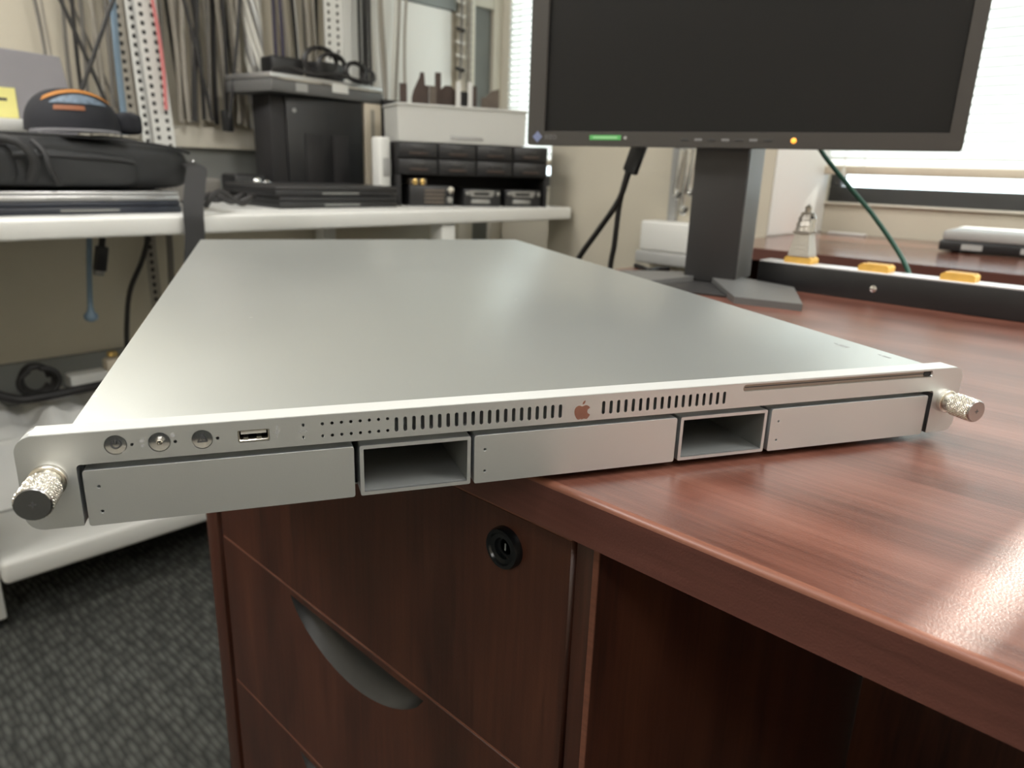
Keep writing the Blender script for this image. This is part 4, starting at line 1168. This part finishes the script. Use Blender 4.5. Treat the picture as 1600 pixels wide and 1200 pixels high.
# binder, black box, bottle
bi = thing('ring_binder', 'beige ring binder standing between the tower and black box', 'binder', (-1.745, 1.110, BT))
BOX('spine', 0, .006, 0, .062, 0, .288, M['ivory_pl'], bi, bev=.003)
BOX('cover', -.24, 0, .002, .006, 0, .288, M['ivory_pl'], bi); BOX('cover', -.24, 0, .056, .060, 0, .288, M['ivory_pl'], bi)
BOX('pages', -.23, -.004, .0065, .0555, .006, .280, M['white_pl'], bi)
BOX('spine_label', .006, .0068, .022, .036, .02, .27, M['cable_t'], bi)
bb = thing('storage_case', 'tall black case standing right of the beige binder', 'case', (-1.735, 1.178, BT))
BOX('shell', -.22, 0, 0, .085, 0, .305, M['black_matte'], bb, bev=.005)
BOX('front_lip', 0, .004, .004, .081, .006, .297, M['black_plastic'], bb, bev=.001)
bo = thing('white_charger', 'white upright charger standing by the black drawer unit', 'charger', (-1.545, 1.035, BT))
BOX('charger_body', -.03, .012, -.022, .018, 0, .186, M['white_pl'], bo, bev=.008, seg=3)
BOX('charger_window', .012, .0135, -.012, .014, .08, .13, M['grey_pl'], bo, bev=.002)
BOX('charger_foot', -.034, .016, -.026, .022, 0, .030, M['grey_pl'], bo, bev=.006)

# black drawer unit with white bin, turned a little towards the room
OROT = -22
OM = T(-1.50, 1.050, BT) @ RZ(OROT)
def onunit(x, y, z): return tuple(OM @ Vector((x, y, z)))
og = thing('drawer_unit', 'low black drawer unit under the white plastic bin', 'drawer unit', onunit(0, 0, 0), R(OROT))
OW, OH, OD = .475, .176, .17
BOX('cabinet', -OD, -.012, 0, OW, .086, OH, M['black_matte'], og, bev=.003)
for y0 in (0, OW - .010): BOX('side_panel', -OD, -.004, y0, y0 + .010, 0, .086, M['black_matte'], og, bev=.001)
BOX('back_panel', -OD, -OD + .006, .010, OW - .010, 0, .086, M['black_matte'], og)
for r_ in range(2):
    for c in range(4):
        y0 = .003 + c * (OW - .004) / 4
        dd = BOX('drawer_front', -.012, 0, y0, y0 + (OW - .008) / 4 - .003, .089 + r_ * .044, .129 + r_ * .044, M['black_plastic'], og, bev=.002)
        BOX('pull_lip', 0, .006, y0 + .030, y0 + .085, .098 + r_ * .044, .104 + r_ * .044, M['brown'], dd, bev=.002)
        BOX('label_holder', 0, .002, y0 + .040, y0 + .075, .111 + r_ * .044, .121 + r_ * .044, M['mon_col'], dd, bev=.0006)
for k, (y_, w, lab) in enumerate(((.035, .135, 'small dark grey device with ribbed face and brass jacks under the drawer unit'), (.200, .120, 'middle black device with metal serial port under the drawer unit'), (.335, .120, 'right black device with metal serial port under the drawer unit'))):
    dvc = thing('network_device', lab, 'device', onunit(-.036, y_, 0), R(OROT), 'small devices under the drawer unit')
    BOX('shell', -.060, .030, 0, w, 0, .058 if k == 0 else .050, M['black_plastic'], dvc, bev=.005)
    if k == 0:
        for j in range(4): BOX('rib', .030, .033, .045, .105, .008 + j * .011, .014 + j * .011, M['brown2'], dvc)
        for j in range(2): LATHE('brass_jack', [(.008, 0), (.008, .006), (.005, .007), (.005, .003), (0, .003)], M['gold'], dvc, n=14, mtx=T(.022, .018 + .022 * j, .067) @ RY(90))
        BOX('jack_mount', -.02, .022, .004, .055, .056, .076, M['brown2'], dvc, bev=.003)
        LATHE('knob', [(.010, 0), (.010, .006), (0, .007)], M['chrome'], dvc, n=14, mtx=T(.030, w - .012, .045) @ RY(90))
        LATHE('knob', [(.009, 0), (.009, .006), (0, .007)], M['connector'], dvc, n=14, mtx=T(.030, w - .014, .018) @ RY(90))
    else:
        PLATE('serial_port', [fillet([(.022, .028), (.092, .028), (.100, .046), (.014, .046)], .004, 3), fillet([(.034, .032), (.080, .032), (.085, .041), (.029, .041)], .003, 3)], .004, M['connector'], dvc, mtx=Matrix(((0, 0, 1, .030), (1, 0, 0, 0), (0, 1, 0, 0), (0, 0, 0, 1))))
        BOX('lower_port', .030, .033, .024, .084, .008, .020, M['connector'], dvc, bev=.001)
        for j in (.010, .108): LATHE('thumb_nut', [(.006, 0), (.006, .008), (0, .009)], M['connector'], dvc, n=10, mtx=T(.030, j, .037) @ RY(90))
BW, BD, BH = .392, .155, .098
wb_ = thing('plastic_bin', 'milky white plastic bin on the black drawer unit', 'bin', onunit(-.006, .004, OH + .0008), R(OROT))
bm = bmesh.new()
def ringv(ins, z, x_in=0): return [bm.verts.new(c) for c in ((-BD + ins, ins, z), (-ins, ins, z), (-ins, BW - ins, z), (-BD + ins, BW - ins, z))]
a0, a1, a2, a3 = ringv(.0015, 0), ringv(0, BH), ringv(.003, BH), ringv(.009, .003)
for p, q in ((a0, a1), (a1, a2), (a2, a3)):
    for k in range(4): bm.faces.new((p[k], p[(k + 1) % 4], q[(k + 1) % 4], q[k]))
bm.faces.new(a0); bm.faces.new(a3)
obj('bin_body', bm, M['bin'], wb_)
PLATE('bin_rim', [rrect(-BD - .004, .004, -.004, BW + .004, .006), rrect(-BD + .003, -.003, .003, BW - .003, .004)], .006, M['bin'], wb_, bev=.0015, mtx=T(0, 0, BH - .003))
BOX('label_slot', -.0045, .0005, .155, .255, .010, .020, M['grey_pl'], wb_, bev=.001)
YZ = Matrix(((0, 0, 1, 0), (1, 0, 0, 0), (0, 1, 0, 0), (0, 0, 0, 1)))
def divider(px, w, h, x, m, shape, label):
    y_ = .030 + (px - 650) * .00206
    dv_ = thing('file_divider', label, 'divider', onunit(x, y_, OH + .0045), R(OROT), 'dividers standing in the white bin')
    hh = h + .092
    if shape == 'rect': lp_ = [(0, 0), (w, 0), (w, hh), (0, hh)]
    elif shape == 'peak': lp_ = [(0, 0), (w, 0), (w, hh - .034), (w * .78, hh - .034), (w * .72, hh), (w * .52, hh), (w * .46, hh - .014), (w * .1, hh - .05), (0, hh - .07)]
    elif shape == 'wedge': lp_ = [(0, 0), (w, 0), (w, hh), (w * .6, hh - .006), (w * .25, hh - .024), (0, hh - .026)]
    else: lp_ = [(0, 0), (w, 0), (w, hh - .012), (w * .7, hh), (w * .3, hh), (0, hh - .012)]
    PLATE('card', [lp_], .006, m, dv_, mtx=YZ)
    PLATE('tab', [[(w * .3, .030), (w * .6, .030), (w * .6, .045), (w * .3, .045)]], .001, M['clear'], dv_, mtx=T(.006, 0, 0) @ YZ)
    return dv_
divider(650, .020, .062, -.080, M['brown'], 'rect', 'narrow brown divider, leftmost in the white bin')
divider(667, .050, .095, -.080, M['brown'], 'peak', 'peaked dark brown divider, second from left in the bin')
divider(691, .020, .060, -.070, M['brown2'], 'rect', 'short grey brown divider beside the tallest one in the bin')
divider(701, .017, .098, -.080, M['brown'], 'rect', 'tallest narrow brown divider in the white bin')
divider(711, .044, .066, -.090, M['brown'], 'tab', 'wide brown divider right of the tallest one in the bin')
divider(734, .040, .052, -.080, M['black_matte'], 'tab', 'black divider with clear tabs in the white bin')
divider(756, .018, .070, -.090, M['brown'], 'rect', 'narrow brown divider in front of the dark wall panel')
divider(771, .056, .066, -.080, M['brown2'], 'wedge', 'wedge shaped grey divider, rightmost in the white bin')
for k, px in enumerate((729, 747)):
    tag(PLATE('clear_tab', [rrect(0, .014, 0, .170, .006)], .002, M['clear'], None, mtx=OM @ T(-.060, .030 + (px - 650) * .00206, OH + .0045) @ YZ), ['clear rounded strip before the black divider, left one', 'clear rounded strip before the black divider, right one'][k], 'strip', 'clear strips in the bin')

# ------------------------------------------------------------------ under the bench
LS = -.592
ws = thing('plastic_sheet', 'crumpled white plastic sheet on the lower shelf of the bench', 'sheet', (-1.78, .02, LS))
bm = bmesh.new(); rows = []
for i in range(15):
    row = []
    for j in range(29):
        x = -.17 + .36 * i / 14; y = -.05 + .50 * j / 28
        e = min(1, i / 3, (14 - i) / 3, j / 3, (28 - j) / 3)
        zz = .004 + e * (.145 + .012 * math.sin(y * 46 + x * 9) + .010 * math.sin(y * 88 + 2) + .008 * math.sin(x * 40 + y * 21))
        row.append(bm.verts.new((x + .05 * (1 - e), y, max(.003, zz))))
    rows.append(row)
for a, b in zip(rows, rows[1:]):
    for k in range(28): bm.faces.new((a[k], a[k + 1], b[k + 1], b[k]))
obj('sheet', bm, M['sheet'], ws, smooth=True)
BOX('inner_carton', -.12, .14, .0, .40, .002, .125, M['white_pl'], ws, bev=.01)
cable_thing('loose_cable', [(-1.72, -.10, -.24), (-1.72, .02, -.345), (-1.72, .10, -.398), (-1.72, .16, -.405), (-1.73, .26, -.405), (-1.74, .42, -.402)], .011, M['cable_k'], 'thick black cable lying over the white plastic sheet')
for k in range(3):
    pts = [(-1.785 + .018 * k + .001 * math.sin(a), .165 + (.030 + .006 * k) * math.cos(a), -.376 + .034 * math.sin(a)) for a in [2 * PI * j / 12 + k for j in range(12)]]
    cable_thing('cable_coil', pts, .007, M['cable_k'], ['small black cable coil on the white plastic sheet, inner loop', 'small black cable coil on the white plastic sheet, middle loop', 'small black cable coil on the white plastic sheet, outer loop'][k], group='coils on the plastic sheet', sub=3)
wc = thing('white_connector', 'pale connector with cable lying right of the black coil under the bench', 'connector', (-1.80, .235, -.415))
BOX('housing', -.02, .03, 0, .09, 0, .034, M['white_pl'], wc, bev=.006); BOX('housing_end', -.015, .025, .088, .13, .004, .06, M['ivory_pl'], wc, bev=.006)
LATHE('brass_tip', [(.014, 0), (.012, .010), (0, .014)], M['gold'], wc, n=14, mtx=T(.005, .11, .066))
lb = 'hanging under the bench in front of the left wall'
o = thing('hanging_plug', 'black plug with metal tip ' + lb, 'plug', (-1.60, .279, -.112))
TUBE('cord', [(0, .022, .112), (0, .020, .09), (0, .014, .06)], .007, M['cable_k'], o)
BOX('plug_body', -.011, .011, -.010, .014, .010, .066, M['black_plastic'], o, bev=.003, mtx=RX(-12)); BOX('plug_tip', -.009, .009, -.009, .010, 0, .012, M['connector'], o, bev=.002, mtx=RX(-12))
tag(TUBE('hanging_cable', [(-1.60, .274, -.0045), (-1.60, .262, -.10), (-1.60, .256, -.16), (-1.60, .252, -.215)], lambda t: .006 if t < .82 else .006 + .010 * math.sin((t - .82) / .18 * PI), M['cable_b'], None, n=10), 'steel blue cable with round end ' + lb, 'cable')
tag(TUBE('hanging_cable', [(-1.93, .52, -.0045), (-1.93, .515, -.06), (-1.93, .49, -.13), (-1.93, .45, -.21), (-1.93, .432, -.30), (-1.93, .425, -.37)], .007, M['cable_k'], None, n=8), 'bowed black cable ' + lb, 'cable')
st = thing('hanging_strip', 'grey perforated strip ' + lb, 'strip', (-1.94, .505, -.30))
PLATE('strip_face', [rrect(0, .030, 0, .30, .004, 2)] + [rrect(.009, .020, .012 + k * .021, .024 + k * .021, .002, 2) for k in range(13)], .005, M['cable_t'], st, mtx=Matrix(((0, 0, 1, 0), (1, 0, 0, 0), (0, 1, 0, 0), (0, 0, 0, 1))))
BOX('strip_backing', -.004, -.0005, .002, .028, .002, .298, M['black_plastic'], st)
tag(TUBE('hanging_cable', [(-1.90, .56, -.0045), (-1.90, .558, -.10), (-1.90, .552, -.22), (-1.90, .56, -.33)], .009, M['cable_g'], None, n=8), 'thick grey cable ' + lb, 'cable')

# ------------------------------------------------------------------ labels of look-alikes: told apart by their order along the wall
ORD = ['first', 'second', 'third', 'fourth', 'fifth', 'sixth', 'seventh', 'eighth', 'ninth', 'tenth', 'eleventh', 'twelfth', 'thirteenth', 'fourteenth']
bpy.context.view_layer.update()
same = {}
for o in scn.objects:
    if o.parent is None and o.get('label') and o.name.startswith('hanging_cable'): same.setdefault(o['label'], []).append(o)
for lb_, os_ in same.items():
    if len(os_) < 2: continue
    def mean_v(o):
        ms = [o] if o.type == 'MESH' else [c for c in o.children if c.type == 'MESH']
        cs = [m.matrix_world @ Vector(c) for m in ms for c in m.bound_box]
        return sum(c.y for c in cs) / len(cs)
    os_.sort(key=mean_v)
    for k, o in enumerate(os_):
        a, b = lb_.split(' cable ', 1)
        o['label'] = '%s from left of the %s cables %s' % (ORD[k], a, b)
